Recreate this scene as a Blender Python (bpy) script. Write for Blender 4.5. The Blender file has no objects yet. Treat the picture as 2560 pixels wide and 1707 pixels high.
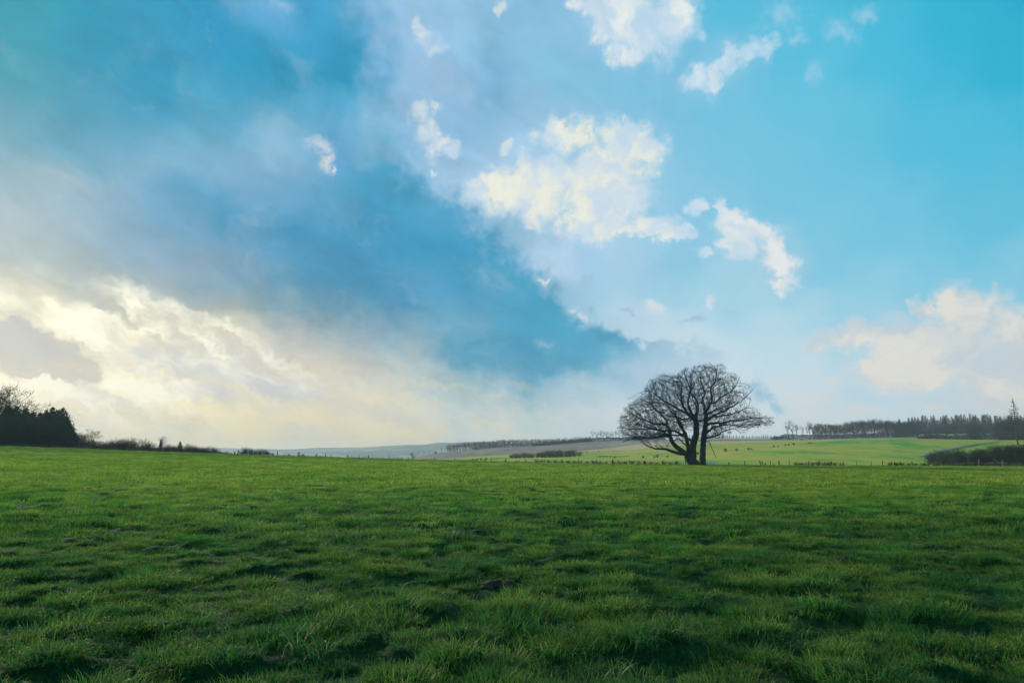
import bpy, math, random
import numpy as np
from mathutils import Vector

rng = np.random.default_rng(7)
random.seed(7)
sc = bpy.context.scene


# ---------------------------------------------------------------- camera
F = 1707.0            # focal length in photo pixels (24 mm on a 36 mm sensor, 2560 px wide)
V0 = 1140.0           # eye level row
PITCH = math.atan((V0 - 853.5) / F)
EYE = 1.6
cp, sp_ = math.cos(PITCH), math.sin(PITCH)
cam_d = bpy.data.cameras.new('camera')
cam_d.sensor_width = 36.0
cam_d.lens = 24.0
cam_d.clip_start = 0.05
cam_d.clip_end = 20000
cam = bpy.data.objects.new('camera', cam_d)
sc.collection.objects.link(cam)
cam.location = (0, 0, EYE)
cam.rotation_euler = (math.radians(90) + PITCH, 0, 0)
sc.camera = cam

def ray(u, v):
    """photo pixel -> (x/y, z/y) slopes of the world ray"""
    zc = -(np.asarray(v, float) - 853.5) / F
    d = cp - sp_ * zc
    return (np.asarray(u, float) - 1280.0) / F / d, (sp_ + cp * zc) / d

def at(u, v, y):
    tx, tz = ray(u, v)
    return np.stack(np.broadcast_arrays(tx * y, np.asarray(y, float), EYE + tz * y), -1)

def azel(px, py):
    """view coordinates (2352 wide) -> azimuth, elevation in degrees"""
    tx, tz = ray(px * 1.08844, py * 1.08844)
    return math.degrees(math.atan2(tx, 1.0)), math.degrees(math.atan2(tz, math.sqrt(1 + tx * tx)))

# ---------------------------------------------------------------- render settings
sc.view_settings.view_transform = 'Standard'
sc.view_settings.look = 'None'
sc.view_settings.exposure = 0.0
sc.view_settings.gamma = 1.0
sc.cycles.max_bounces = 6
sc.cycles.diffuse_bounces = 3
sc.cycles.transmission_bounces = 4
sc.cycles.transparent_max_bounces = 4
sc.cycles.volume_bounces = 0
sc.cycles.use_denoising = True
sc.cycles.use_adaptive_sampling = True
sc.cycles.adaptive_threshold = 0.015
sc.cycles.adaptive_min_samples = 12
sc.cycles.caustics_reflective = False
sc.cycles.caustics_refractive = False

# ---------------------------------------------------------------- node helpers
def lin(c):
    c = np.asarray(c, float) / 255.0
    return tuple(np.where(c <= 0.04045, c / 12.92, ((c + 0.055) / 1.055) ** 2.4))

class Net:
    def __init__(s, nt):
        s.nt = nt
        nt.nodes.clear()
    def n(s, t, **kw):
        nd = s.nt.nodes.new(t)
        for k, v in kw.items(): setattr(nd, k, v)
        return nd
    def put(s, sock, val):
        if isinstance(val, bpy.types.NodeSocket): s.nt.links.new(val, sock)
        elif val is not None: sock.default_value = val
    def math(s, op, a, b=None, c=None, clamp=False):
        nd = s.n('ShaderNodeMath', operation=op, use_clamp=clamp)
        for i, x in enumerate((a, b, c)): s.put(nd.inputs[i], x)
        return nd.outputs[0]
    def vec(s, op, a, b=None, c=None, scale=None):
        nd = s.n('ShaderNodeVectorMath', operation=op)
        for i, x in enumerate((a, b, c)): s.put(nd.inputs[i], x)
        if scale is not None: s.put(nd.inputs['Scale'], scale)
        return nd.outputs['Value'] if op in ('LENGTH', 'DISTANCE', 'DOT_PRODUCT') else nd.outputs[0]
    def noise(s, vec, scale, detail=4, rough=0.5, dist=0.0, out=0, lac=2.0):
        nd = s.n('ShaderNodeTexNoise')
        s.put(nd.inputs['Vector'], vec)
        nd.inputs['Scale'].default_value = scale
        nd.inputs['Detail'].default_value = detail
        nd.inputs['Roughness'].default_value = rough
        nd.inputs['Lacunarity'].default_value = lac
        nd.inputs['Distortion'].default_value = dist
        return nd.outputs[out]
    def step(s, x, lo, hi, a=0.0, b=1.0):
        nd = s.n('ShaderNodeMapRange', interpolation_type='SMOOTHSTEP')
        for i, v in enumerate((x, lo, hi, a, b)): s.put(nd.inputs[i], v)
        return nd.outputs[0]
    def mix(s, f, a, b, mode='MIX'):
        nd = s.n('ShaderNodeMix', data_type='RGBA', blend_type=mode)
        s.put(nd.inputs[0], f)
        for i, x in ((6, a), (7, b)):
            s.put(nd.inputs[i], x if isinstance(x, bpy.types.NodeSocket) else tuple(x) + (1,))
        return nd.outputs[2]
    def ramp(s, f, stops):
        nd = s.n('ShaderNodeValToRGB')
        s.put(nd.inputs[0], f)
        e = nd.color_ramp.elements
        while len(e) < len(stops): e.new(0.5)
        for k, (p, c) in enumerate(stops):
            e[k].position = p; e[k].color = tuple(c) + (1,)
        return nd.outputs[0]

# ---------------------------------------------------------------- sun and sky
SUN_AZ, SUN_EL = azel(-60, 700)
SUN_EL = 15.0
sun_d = bpy.data.lights.new('sun', 'SUN')
sun_d.energy = 4.2
sun_d.angle = math.radians(2.5)
sun_d.color = (1.0, 0.92, 0.72)
sun = bpy.data.objects.new('sun', sun_d)
sc.collection.objects.link(sun)
sd = Vector((math.sin(math.radians(SUN_AZ)) * math.cos(math.radians(SUN_EL)),
             math.cos(math.radians(SUN_AZ)) * math.cos(math.radians(SUN_EL)), math.sin(math.radians(SUN_EL))))
sun.rotation_euler = sd.to_track_quat('Z', 'Y').to_euler()

# low-frequency colours of the sky, by direction (view x, view y, r, g, b)
SKY = [
 (-250,60,60,150,165),(20,30,52,158,176),(20,150,60,155,175),(180,100,36,152,184),(330,200,32,152,190),(480,60,40,152,196),(620,20,110,175,220),
 (600,150,30,150,188),(780,180,34,150,190),(700,60,60,160,205),(850,120,62,160,202),(870,30,105,175,218),(930,120,152,196,230),(1040,40,150,200,232),(1010,200,150,192,226),
 (1150,190,118,178,214),(1230,100,140,198,228),(1300,200,126,196,226),(1250,260,150,196,228),(20,290,108,170,192),(150,260,66,158,186),(300,300,88,165,200),(500,290,112,176,206),
 (680,300,140,188,216),(850,290,136,190,218),(20,400,138,178,194),(140,400,160,188,204),(280,430,140,178,202),(400,360,136,182,208),(460,450,80,158,196),
 (570,400,132,178,212),(720,440,112,172,208),(850,380,72,160,196),(900,480,54,152,190),(1000,460,90,166,206),(560,520,50,148,192),(700,540,50,144,190),(850,560,56,150,190),
 (1010,560,44,152,192),(1120,560,62,156,194),(1180,520,130,186,214),(1080,640,56,156,196),(950,640,106,168,208),(820,650,50,140,180),(900,720,46,138,182),(700,620,70,146,184),
 (560,600,106,158,194),(400,560,118,164,194),(220,540,138,174,194),(50,520,172,192,198),(50,600,160,184,194),(230,620,148,172,186),(420,640,140,168,186),(590,700,124,152,160),
 (740,720,96,144,166),(960,810,142,176,194),(900,640,66,148,190),(760,640,52,140,184),(640,440,110,170,208),(780,330,104,166,216),(820,460,66,156,196),(620,330,146,188,214),(740,260,84,168,206),(500,240,60,160,196),(250,250,80,164,196),(1240,690,60,158,198),(1120,680,62,154,196),(1020,620,64,156,198),(900,560,52,150,198),(350,480,96,164,206),(480,580,92,156,190),(300,640,150,172,180),(330,540,124,168,198),(1250,810,54,156,194),(1060,830,96,166,196),(1350,770,70,164,200),(1320,830,84,168,202),(1080,760,112,168,196),(1200,750,54,156,192),(1120,820,46,146,180),(1220,840,46,146,184),(1150,855,46,146,184),(1080,845,66,152,186),(1250,858,52,150,186),(1040,875,190,202,206),(1300,750,72,166,200),(1170,690,98,172,206),(1290,680,140,192,218),(1380,800,92,170,204),
 (850,780,158,174,186),(700,780,176,180,182),(500,715,158,166,164),(350,680,176,182,178),(200,660,190,192,180),(50,660,206,206,184),
 (20,710,244,242,214),(150,720,244,240,212),(320,730,226,216,182),(450,750,246,240,208),(560,790,246,238,204),(650,800,216,206,184),(780,820,222,212,190),(900,850,226,216,196),
 (380,800,220,218,206),(500,840,208,210,210),(450,890,204,207,210),(620,850,210,212,214),(700,900,214,215,212),(820,880,220,216,204),(570,880,208,211,214),
 (260,820,246,244,224),(330,880,242,240,218),(20,860,254,254,240),(120,900,252,252,238),(20,960,250,246,216),(220,930,246,246,230),(300,980,236,226,188),(420,950,234,222,186),
 (600,940,228,216,186),(560,1000,240,224,174),(760,940,228,216,190),(800,1010,240,222,170),(980,940,222,218,206),(950,1010,236,220,178),(1130,900,206,214,222),(1150,980,222,222,212),
 (1300,900,196,212,226),(1320,980,214,221,224),(1450,950,214,222,226),(1450,860,170,202,222),(1580,830,176,206,226),(1560,760,200,224,236),(1450,720,186,216,234),
 (1380,640,160,208,234),(1300,620,190,216,240),(1250,580,186,212,238),(1400,560,150,204,232),(1550,600,138,204,230),(1650,680,164,214,234),(1780,760,186,222,236),(1700,840,206,228,238),
 (1820,860,206,226,236),(1720,960,214,226,232),(1880,960,216,226,230),(2050,960,206,224,232),(2250,960,206,218,224),(2400,1000,214,214,206),(2000,830,178,218,234),(2000,700,146,210,232),(2150,660,124,204,230),
 (2350,640,132,204,229),(2250,880,194,218,228),(2400,860,196,214,220),(1900,600,124,202,230),(2050,500,112,200,229),(2300,480,92,194,225),(2200,300,78,192,226),(2330,120,36,180,215),(2500,300,60,188,220),(2050,120,66,190,224),(2200,20,40,182,216),(2350,-100,14,166,206),
 (1900,250,100,198,228),(1750,350,116,200,228),(1850,100,84,194,226),(1700,20,84,192,226),(1650,250,112,198,228),(1600,450,136,202,232),(1550,150,110,192,226),(1300,30,130,190,226),
 (1130,330,158,200,232),(1080,280,132,188,224),(1200,350,160,204,232),(1450,250,124,196,228),(1050,420,160,200,230),(1750,480,118,200,230),(1500,-200,70,180,215),(800,-250,60,150,195),(200,-250,50,140,180),(2100,-300,20,160,205)]

EDGE = [(-60, 868), (0, 872), (60, 880), (120, 892), (180, 900), (240, 900), (300, 915), (380, 960), (430, 1020), (480, 1095), (540, 1180), (600, 1215),
        (650, 1250), (700, 1310), (740, 1370), (770, 1440), (790, 1540), (820, 1640), (850, 1640), (1000, 1640)]   # right-hand edge of the blue cloud bank
AZ0, AZ1, EL0, EL1, NR, NS = -43.0, 43.0, -0.5, 37.5, 20, 32

def sky_grid(points):
    """smooth interpolation of the sky colours on a regular azimuth x elevation grid"""
    P = np.array([azel(p[0], p[1]) for p in points]); k = 0.10 if points[0][0] < 0 and not any(p[0] > 1700 and p[1] < 500 for p in points) else -0.03
    C = np.array([(p[2] - k * max(0, p[4] - p[2] - 60), p[3] - k * 0.12 * max(0, p[4] - p[2] - 60), p[4]) for p in points], float).clip(8, 255)
    A, E = np.meshgrid(np.linspace(AZ0, AZ1, NS), np.linspace(EL0, EL1, NR))
    d2 = (A[..., None] - P[:, 0]) ** 2 + ((E[..., None] - P[:, 1]) * 1.15) ** 2
    w = np.exp(-d2 / (2 * 1.25 ** 2)) + 0.012 * np.exp(-d2 / (2 * 4.5 ** 2)) + 1e-3 / (1 + d2) ** 2
    return np.stack([lin(c) for c in ((w @ C) / w.sum(-1, keepdims=True)).reshape(-1, 3)]).reshape(NR, NS, 3)

def build_world():
    w = bpy.data.worlds.new('World')
    w.use_nodes = True
    g = Net(w.node_tree)
    geo = g.n('ShaderNodeTexCoord')
    D = geo.outputs['Generated']
    sep = g.n('ShaderNodeSeparateXYZ'); g.put(sep.inputs[0], D)
    dx, dy, dz = sep.outputs
    az = g.math('MULTIPLY', g.math('ARCTAN2', dx, dy), 180 / math.pi)
    el = g.math('MULTIPLY', g.math('ARCSINE', dz), 180 / math.pi)
    el = g.math('MAXIMUM', el, -1.0)
    cmb = g.n('ShaderNodeCombineXYZ'); g.put(cmb.inputs[0], az); g.put(cmb.inputs[1], el)
    P = cmb.outputs[0]
    # streak space: runs down to the right
    t = math.radians(20)
    def streak(vec, sx, sy, t=t):
        c = g.n('ShaderNodeCombineXYZ')
        g.put(c.inputs[0], g.vec('DOT_PRODUCT', vec, (math.cos(t) * sx, -math.sin(t) * sx, 0)))
        g.put(c.inputs[1], g.vec('DOT_PRODUCT', vec, (math.sin(t) * sy, math.cos(t) * sy, 0)))
        return c.outputs[0]
    Q = streak(P, 0.6, 1.25)
    w1 = g.noise(Q, 0.14, 3, 0.55, out=1)
    w2 = g.noise(P, 0.42, 5, 0.58, out=1)
    half = (-.5, -.5, -.5)
    W1 = g.vec('ADD', w1, half); W2 = g.vec('ADD', w2, half)
    PW = g.vec('MULTIPLY_ADD', W2, (4.2, 3.2, 0), g.vec('MULTIPLY_ADD', W1, (4.5, 4.0, 0), P))
    sp = g.n('ShaderNodeSeparateXYZ'); g.put(sp.inputs[0], PW)
    ta = g.math('MULTIPLY_ADD', sp.outputs[0], 1 / (AZ1 - AZ0), -AZ0 / (AZ1 - AZ0), clamp=True)
    te = g.math('MULTIPLY_ADD', sp.outputs[1], (NR - 1) / (EL1 - EL0), -EL0 * (NR - 1) / (EL1 - EL0))
    edge_px = lambda py: np.interp(py, [e[0] for e in EDGE], [e[1] for e in EDGE])
    bank = [p for p in SKY if p[0] < edge_px(p[1]) - 5 or p[1] > 860]
    clear = [p for p in SKY if p[0] > edge_px(p[1]) - 5 or p[1] > 860]
    def lookup(points, chain=None):
        G = sky_grid(points)
        col = None
        for j in range(NR):
            f = ta if col is None else g.vec('MULTIPLY_ADD', col, (1e-9, 0, 0), tav)    # keeps the evaluation sequential
            r = g.ramp(f, [(i / (NS - 1), G[j, i]) for i in range(NS)])
            col = r if col is None else g.mix(g.math('ADD', te, float(1 - j), clamp=True), col, r)
        return col
    tav = g.n('ShaderNodeCombineXYZ'); g.put(tav.inputs[0], ta); tav = tav.outputs[0]
    _ramp = g.ramp
    def ramp_vec(f, stops):
        if f is not ta:
            sx = g.n('ShaderNodeSeparateXYZ'); g.put(sx.inputs[0], f); f = sx.outputs[0]
        return _ramp(f, stops)
    g.ramp = ramp_vec
    colB = lookup(bank)
    tav = g.vec('MULTIPLY_ADD', colB, (1e-9, 0, 0), tav)
    colA = lookup(clear)
    g.ramp = _ramp
    # crisp right-hand edge of the bank, as azimuth against elevation
    PE = g.vec('MULTIPLY_ADD', W2, (7.0, 6.0, 0), g.vec('MULTIPLY_ADD', g.vec('ADD', g.noise(P, 0.16, 2, 0.5, out=1), half), (4.0, 3.0, 0), P))
    se = g.n('ShaderNodeSeparateXYZ'); g.put(se.inputs[0], PE)
    te2 = g.math('MULTIPLY_ADD', se.outputs[1], 1 / (EL1 - EL0), -EL0 / (EL1 - EL0), clamp=True)
    es = sorted((azel(x, y)[::-1] for y, x in EDGE))
    ramp_stops = [((e - EL0) / (EL1 - EL0), ((a + 50) / 100,) * 3) for e, a in es if EL0 <= e <= EL1]
    rp = g.ramp(te2, ramp_stops)
    ed = g.math('MULTIPLY_ADD', rp, 100.0, -50.0)
    dd = g.math('SUBTRACT', ed, se.outputs[0])
    soft_w = g.step(el, 10, 27, 2.4, 3.6)
    mb = g.step(g.math('DIVIDE', dd, soft_w), -0.5, 1.0)
    col = g.mix(mb, colA, colB)

    c2 = g.n('ShaderNodeCombineXYZ'); g.put(c2.inputs[0], az); g.put(c2.inputs[1], el); c2.inputs[2].default_value = 1

    def quad(vec):
        s2 = g.n('ShaderNodeSeparateXYZ'); g.put(s2.inputs[0], vec)
        x, y = s2.outputs[0], s2.outputs[1]
        q = g.n('ShaderNodeCombineXYZ')
        g.put(q.inputs[0], g.math('MULTIPLY', x, x)); g.put(q.inputs[1], g.math('MULTIPLY', x, y)); g.put(q.inputs[2], g.math('MULTIPLY', y, y))
        return q.outputs[0], vec
    def field(bl, VQ):
        vq, v1 = VQ
        f = None
        for bb in bl:
            px, py, a, b, ang = bb
            c = np.array(azel(px, py)); th = math.radians(ang)
            A = np.array(azel(px + a * math.cos(th), py - a * math.sin(th))) - c
            B = np.array(azel(px - b * math.sin(th), py - b * math.cos(th))) - c
            phi = math.atan2(A[1], A[0]); ra = np.hypot(*A); rb = np.hypot(*B)
            R = np.array([[math.cos(phi) / ra, math.sin(phi) / ra], [-math.sin(phi) / rb, math.cos(phi) / rb]])
            M = R.T @ R
            qv = (M[0, 0], 2 * M[0, 1], M[1, 1]); lv = -2 * M @ c; k = float(c @ M @ c)
            d1 = g.vec('DOT_PRODUCT', vq, qv)
            d2 = g.math('ADD', g.math('ADD', g.vec('DOT_PRODUCT', v1, (lv[0], lv[1], 0)), k), d1)
            f = d2 if f is None else g.math('MINIMUM', f, d2)
        return g.math('SUBTRACT', 1.0, g.math('SQRT', g.math('MAXIMUM', f, 0.0)), clamp=True)

    soft = g.noise(Q, 0.32, 6, 0.62, 0.5)
    left = g.step(az, 20, -5)
    k = g.math('MULTIPLY_ADD', g.math('SUBTRACT', soft, 0.5), g.math('MULTIPLY', left, 0.55), 1.0)
    col = g.vec('SCALE', col, scale=k)
    wisp = g.noise(g.vec('ADD', PW, (11, 5, 0)), 0.16, 6, 0.60)
    wl = g.math('MULTIPLY', g.step(wisp, 0.52, 0.74), g.math('MULTIPLY', left, 0.38))
    col = g.mix(wl, col, lin((172, 196, 212)))

    fine = g.noise(g.vec('MULTIPLY_ADD', W2, (1.6, 1.6, 0), P), 0.30, 7, 0.62)
    fine2 = g.noise(g.vec('ADD', PW, (0.35, -0.3, 0)), 0.24, 5, 0.58, 0.4)
    PF = g.vec('MULTIPLY_ADD', g.vec('ADD', g.noise(P, 0.9, 4, 0.62, out=1), half), (2.2, 2.0, 0), P)
    PF = g.vec('MULTIPLY_ADD', W2, (2.0, 2.0, 0), PF)
    fs = g.math('SUBTRACT', fine, 0.5)

    def puffs(bl, lo, hi, amp, body, shade, rim, dens=1.0, rimw=0.12):
        nonlocal col
        f = field(bl, quad(g.vec('MULTIPLY_ADD', col, (1e-9, 1e-9, 0), PF)))
        q = g.math('MULTIPLY_ADD', g.math('MULTIPLY', fs, amp), g.math('MULTIPLY', f, 5.0, clamp=True), f)
        m = g.math('MULTIPLY', g.step(q, lo, hi + 0.12), g.step(fine2, 0.66, 0.36, dens * 0.80, dens))
        c = g.mix(g.step(fine2, 0.40, 0.62), lin(body), lin(shade))
        if lin(rim) != lin(shade): c = g.mix(g.math('MULTIPLY_ADD', q, 1 / 0.22, -(lo + rimw) / 0.22, clamp=True), lin(rim), c)
        col = g.mix(m, col, c)

    # faint veils round the bright clouds
    puffs([(1270,430,330,190,10),(1400,400,280,240,0),(1400,560,260,90,0)], 0.0, 1.0, 1.2, (186,216,238), (170,208,236), (170,208,236), 0.55)
    puffs([(1450,60,270,180,-18),(1640,160,220,100,25)], 0.0, 1.0, 1.2, (176,214,238), (160,206,234), (160,206,234), 0.5)
    puffs([(2150,790,400,150,0),(1760,580,200,130,-40)], 0.0, 1.0, 1.0, (200,218,230), (186,212,230), (186,212,230), 0.5)
    # big bright cumulus in the centre, and its neighbours
    puffs([(1250,430,240,115,14),(1380,430,200,170,0),(1300,320,105,75,0),(1450,330,130,80,-25),(1450,520,150,50,0),(1370,500,160,85,0),(1110,440,95,60,15),(1560,540,60,28,0)],
          0.12, 0.56, 1.35, (244,244,228), (212,228,242), (196,224,243), 0.97, 0.16)
    puffs([(1450,60,190,125,-18),(1390,5,130,80,0),(1550,50,90,110,0),(1430,120,75,60,0),(1330,10,70,40,0)], 0.14, 0.60, 1.35, (240,244,242), (204,226,243), (190,222,243), 0.95, 0.18)
    puffs([(1600,175,75,42,30),(1680,140,140,48,28),(1640,190,60,40,60),(1760,110,60,40,40)], 0.24, 0.72, 1.25, (226,236,246), (196,224,244), (200,226,244), 0.8)
    puffs([(1930,75,55,70,60),(1870,170,40,60,0),(1990,40,60,50,0),(1830,90,40,40,0),(1790,30,60,60,0)], 0.3, 1.0, 1.2, (190,220,240), (170,212,238), (170,212,238), 0.55)
    puffs([(1720,525,115,58,-10),(1780,590,85,62,-55),(1805,650,48,55,-60),(1700,560,80,50,0)], 0.14, 0.58, 1.15, (240,240,238), (210,226,240), (198,224,242), 0.93, 0.16)
    puffs([(1620,582,62,28,0),(1655,480,70,30,-60),(1600,470,60,40,0)], 0.30, 0.7, 1.0, (228,236,242), (206,226,242), (206,228,244), 0.8)
    puffs([(2150,785,290,92,0),(2220,720,160,98,0),(2340,775,190,115,0),(1950,775,140,50,12),(2070,850,210,76,0),(2300,860,190,70,0),(2330,920,130,66,0),(2370,980,110,76,0),(2120,705,60,45,0)],
          0.10, 0.46, 0.95, (234,229,219), (206,213,218), (210,222,230), 0.95, 0.18)
    puffs([(1880,915,110,46,0),(1980,945,120,30,0),(2140,930,60,20,0),(1900,880,60,30,0),(1790,880,40,40,0)], 0.2, 0.8, 0.9, (228,224,218), (218,222,224), (222,226,228), 0.7)
    puffs([(972,262,56,52,0),(985,300,48,68,-20),(1005,335,40,60,-50),(1042,350,34,42,0),(996,395,16,16,0)], 0.18, 0.62, 1.0, (236,240,232), (200,220,238), (190,216,238), 0.93)
    puffs([(975,80,62,52,-30),(1000,110,36,40,0),(955,55,40,26,0)], 0.30, 0.85, 1.1, (228,236,240), (196,218,238), (206,226,242), 0.85)
    puffs([(735,335,62,40,0),(748,372,34,52,-30),(768,395,22,22,0)], 0.25, 0.85, 0.9, (220,224,226), (176,204,228), (196,216,234), 0.85)
    puffs([(1165,335,38,22,0),(1150,15,36,50,0),(1340,730,40,26,-40),(1247,648,20,20,0),(1320,705,18,20,0),(1510,705,85,34,0),(1630,690,30,34,-45)], 0.34, 0.8, 0.9, (226,232,232), (206,224,238), (210,226,240), 0.75)
    puffs([(640,15,90,36,-20),(1870,30,10,10,0)], 0.2, 1.0, 1.0, (190,212,238), (160,196,230), (160,196,230), 0.55)
    # shaded blue scraps of cloud near the tree
    puffs([(1750,905,52,42,0),(1790,930,44,22,-30),(1735,880,30,30,0)], 0.15, 1.0, 1.0, (122,184,216), (160,202,224), (176,210,230), 0.8)
    puffs([(1345,645,46,36,0),(1590,735,80,20,5),(1680,705,60,26,-10),(1440,715,40,16,0)], 0.3, 0.9, 0.9, (136,182,210), (160,198,222), (176,210,230), 0.7)
    puffs([(1330,880,150,50,0),(1420,850,130,44,0),(1250,790,60,30,10),(1560,850,120,36,-8)], 0.3, 0.95, 1.0, (204,216,226), (176,204,222), (176,204,222), 0.55)
    # flat-bottomed teal underside of the bank left of the oak
    puffs([(1150,812,190,56,4),(1270,828,130,40,0),(1060,790,120,50,10),(1400,775,80,40,-20)], 0.10, 0.62, 1.0, (50,148,186), (84,164,196), (84,164,196), 0.72)
    # white breaks in the cloud round the hidden sun, and the grey patch in front of it
    PFl = g.vec('MULTIPLY_ADD', col, (1e-9, 1e-9, 0), PF)
    br = g.noise(streak(PFl, 0.40, 1.35), 0.36, 6, 0.56, 0.35)
    reg = field([(220,815,500,150,-12),(480,785,330,70,-25),(140,900,320,140,0)], quad(PFl))
    col = g.mix(g.math('MULTIPLY', g.step(br, 0.40, 0.66), g.step(reg, 0.0, 0.5, 0.0, 0.95)), col, tuple(1.15 * x for x in lin((255,250,226))))
    col = g.mix(g.math('MULTIPLY', g.math('MULTIPLY', g.step(br, 0.50, 0.36), g.step(reg, 0.0, 0.5)), 0.5), col, lin((216,208,186)))
    puffs([(30,770,90,55,0),(110,810,130,62,-18),(170,845,110,48,-15),(60,820,110,60,-10),(-80,780,140,60,0)], 0.08, 0.30, 0.55, (200,198,190), (178,184,190), (226,218,194), 0.95, 0.1)
    puffs([(470,860,200,60,-20),(640,900,200,44,-12),(330,810,60,34,-20)], 0.22, 0.75, 0.8, (206,210,213), (198,202,206), (214,214,208), 0.85)
    # warm horizontal streaks low over the horizon
    st = g.noise(streak(g.vec('MULTIPLY_ADD', col, (1e-9, 1e-9, 0), PF), 0.10, 0.8, math.radians(8)), 1.0, 5, 0.55, 0.3)
    low = g.math('MULTIPLY', g.step(el, 9.5, 3.0), g.step(az, 12, -6))
    col = g.mix(g.math('MULTIPLY', g.math('MULTIPLY', g.step(st, 0.42, 0.78), low), 0.85), col, lin((246,228,172)))
    col = g.mix(g.math('MULTIPLY', g.math('MULTIPLY', g.step(st, 0.50, 0.36), low), 0.28), col, lin((208,208,204)))
    # behind the camera the sky is soft blue
    col = g.mix(g.step(dy, 0.15, -0.35), col, lin((120,180,212)))

    bg1 = g.n('ShaderNodeBackground'); g.put(bg1.inputs[0], col); bg1.inputs[1].default_value = 1.0
    sky = g.n('ShaderNodeTexSky', sky_type='NISHITA')
    sky.sun_disc = False
    sky.sun_elevation = math.radians(SUN_EL)
    sky.sun_rotation = math.radians(SUN_AZ)
    sky.air_density = 1.0; sky.dust_density = 1.0
    bg2 = g.n('ShaderNodeBackground'); g.put(bg2.inputs[0], sky.outputs[0]); bg2.inputs[1].default_value = 0.05
    mx = g.n('ShaderNodeMixShader'); mx.inputs[0].default_value = 0.06
    g.put(mx.inputs[1], bg1.outputs[0]); g.put(mx.inputs[2], bg2.outputs[0])
    out = g.n('ShaderNodeOutputWorld'); g.put(out.inputs[0], mx.outputs[0])
    w.cycles.sampling_method = 'NONE'
    sc.world = w
build_world()

# ================================================================ helpers for objects
col = sc.collection
def tag(o, label=None, cat=None, group=None, kind=None):
    if label: o['label'] = label
    if cat: o['category'] = cat
    if group: o['group'] = group
    if kind: o['kind'] = kind
    return o

def mesh(name, V, polys, mat=None, smooth=False):
    """V (n,3); polys: list of (m,k) int arrays"""
    V = np.ascontiguousarray(V, np.float32)
    me = bpy.data.meshes.new(name)
    me.vertices.add(len(V)); me.vertices.foreach_set('co', V.ravel())
    polys = [np.asarray(p, np.int32) for p in polys if len(p)]
    idx = np.concatenate([p.ravel() for p in polys])
    tot = np.concatenate([np.full(len(p), p.shape[1], np.int32) for p in polys])
    start = np.concatenate([[0], np.cumsum(tot)[:-1]]).astype(np.int32)
    me.loops.add(len(idx)); me.loops.foreach_set('vertex_index', idx)
    me.polygons.add(len(tot)); me.polygons.foreach_set('loop_start', start)
    me.update(calc_edges=True)
    me.validate()
    if mat is not None:
        for m in (mat if isinstance(mat, (list, tuple)) else [mat]): me.materials.append(m)
    if smooth: me.polygons.foreach_set('use_smooth', np.ones(len(tot), bool))
    return me

def obj(name, me, parent=None, link=True):
    o = bpy.data.objects.new(name, me)
    if link: col.objects.link(o)
    if parent: o.parent = parent
    return o

def vnoise(x, y, seed=0):
    xi = np.floor(x).astype(np.int64); yi = np.floor(y).astype(np.int64)
    fx = x - xi; fy = y - yi
    fx = fx * fx * (3 - 2 * fx); fy = fy * fy * (3 - 2 * fy)
    def h(a, b):
        n = (a * 374761393 + b * 668265263 + seed * 974634777) & 0x7fffffff
        n = ((n ^ (n >> 13)) * 1274126177) & 0x7fffffff
        n = (n ^ (n >> 16)) & 0xffff
        return n / 65535.0
    return (h(xi, yi) * (1 - fx) + h(xi + 1, yi) * fx) * (1 - fy) + (h(xi, yi + 1) * (1 - fx) + h(xi + 1, yi + 1) * fx) * fy

def fbm(x, y, o=4, seed=0):
    s = 0; a = 0.5; t = 0
    for k in range(o):
        s = s + a * vnoise(x * 2 ** k + k * 17.3, y * 2 ** k + k * 9.1, seed + k); t += a; a *= 0.5
    return s / t

# ---------------------------------------------------------------- materials
def material(name, build):
    m = bpy.data.materials.new(name); m.use_nodes = True
    g = Net(m.node_tree)
    out = g.n('ShaderNodeOutputMaterial')
    build(g, out)
    return m

def pos(g): return g.n('ShaderNodeNewGeometry').outputs['Position']
def prin(g, out, color, rough=0.8, spec=0.3, bump=None, bstr=0.3, bdist=0.05, trans=None, tcol=None):
    p = g.n('ShaderNodeBsdfPrincipled')
    g.put(p.inputs['Base Color'], color if isinstance(color, bpy.types.NodeSocket) else tuple(color) + (1,))
    g.put(p.inputs['Roughness'], rough); p.inputs['Specular IOR Level'].default_value = spec
    if bump is not None:
        b = g.n('ShaderNodeBump'); b.inputs['Strength'].default_value = bstr; b.inputs['Distance'].default_value = bdist
        g.put(b.inputs['Height'], bump); g.put(p.inputs['Normal'], b.outputs[0])
    if trans:
        t = g.n('ShaderNodeBsdfTranslucent')
        c = tcol if tcol is not None else color
        g.put(t.inputs[0], c if isinstance(c, bpy.types.NodeSocket) else tuple(c) + (1,))
        m = g.n('ShaderNodeMixShader'); m.inputs[0].default_value = trans
        g.put(m.inputs[1], p.outputs[0]); g.put(m.inputs[2], t.outputs[0])
        g.put(out.inputs[0], m.outputs[0])
    else:
        g.put(out.inputs[0], p.outputs[0])
    return p

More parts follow.
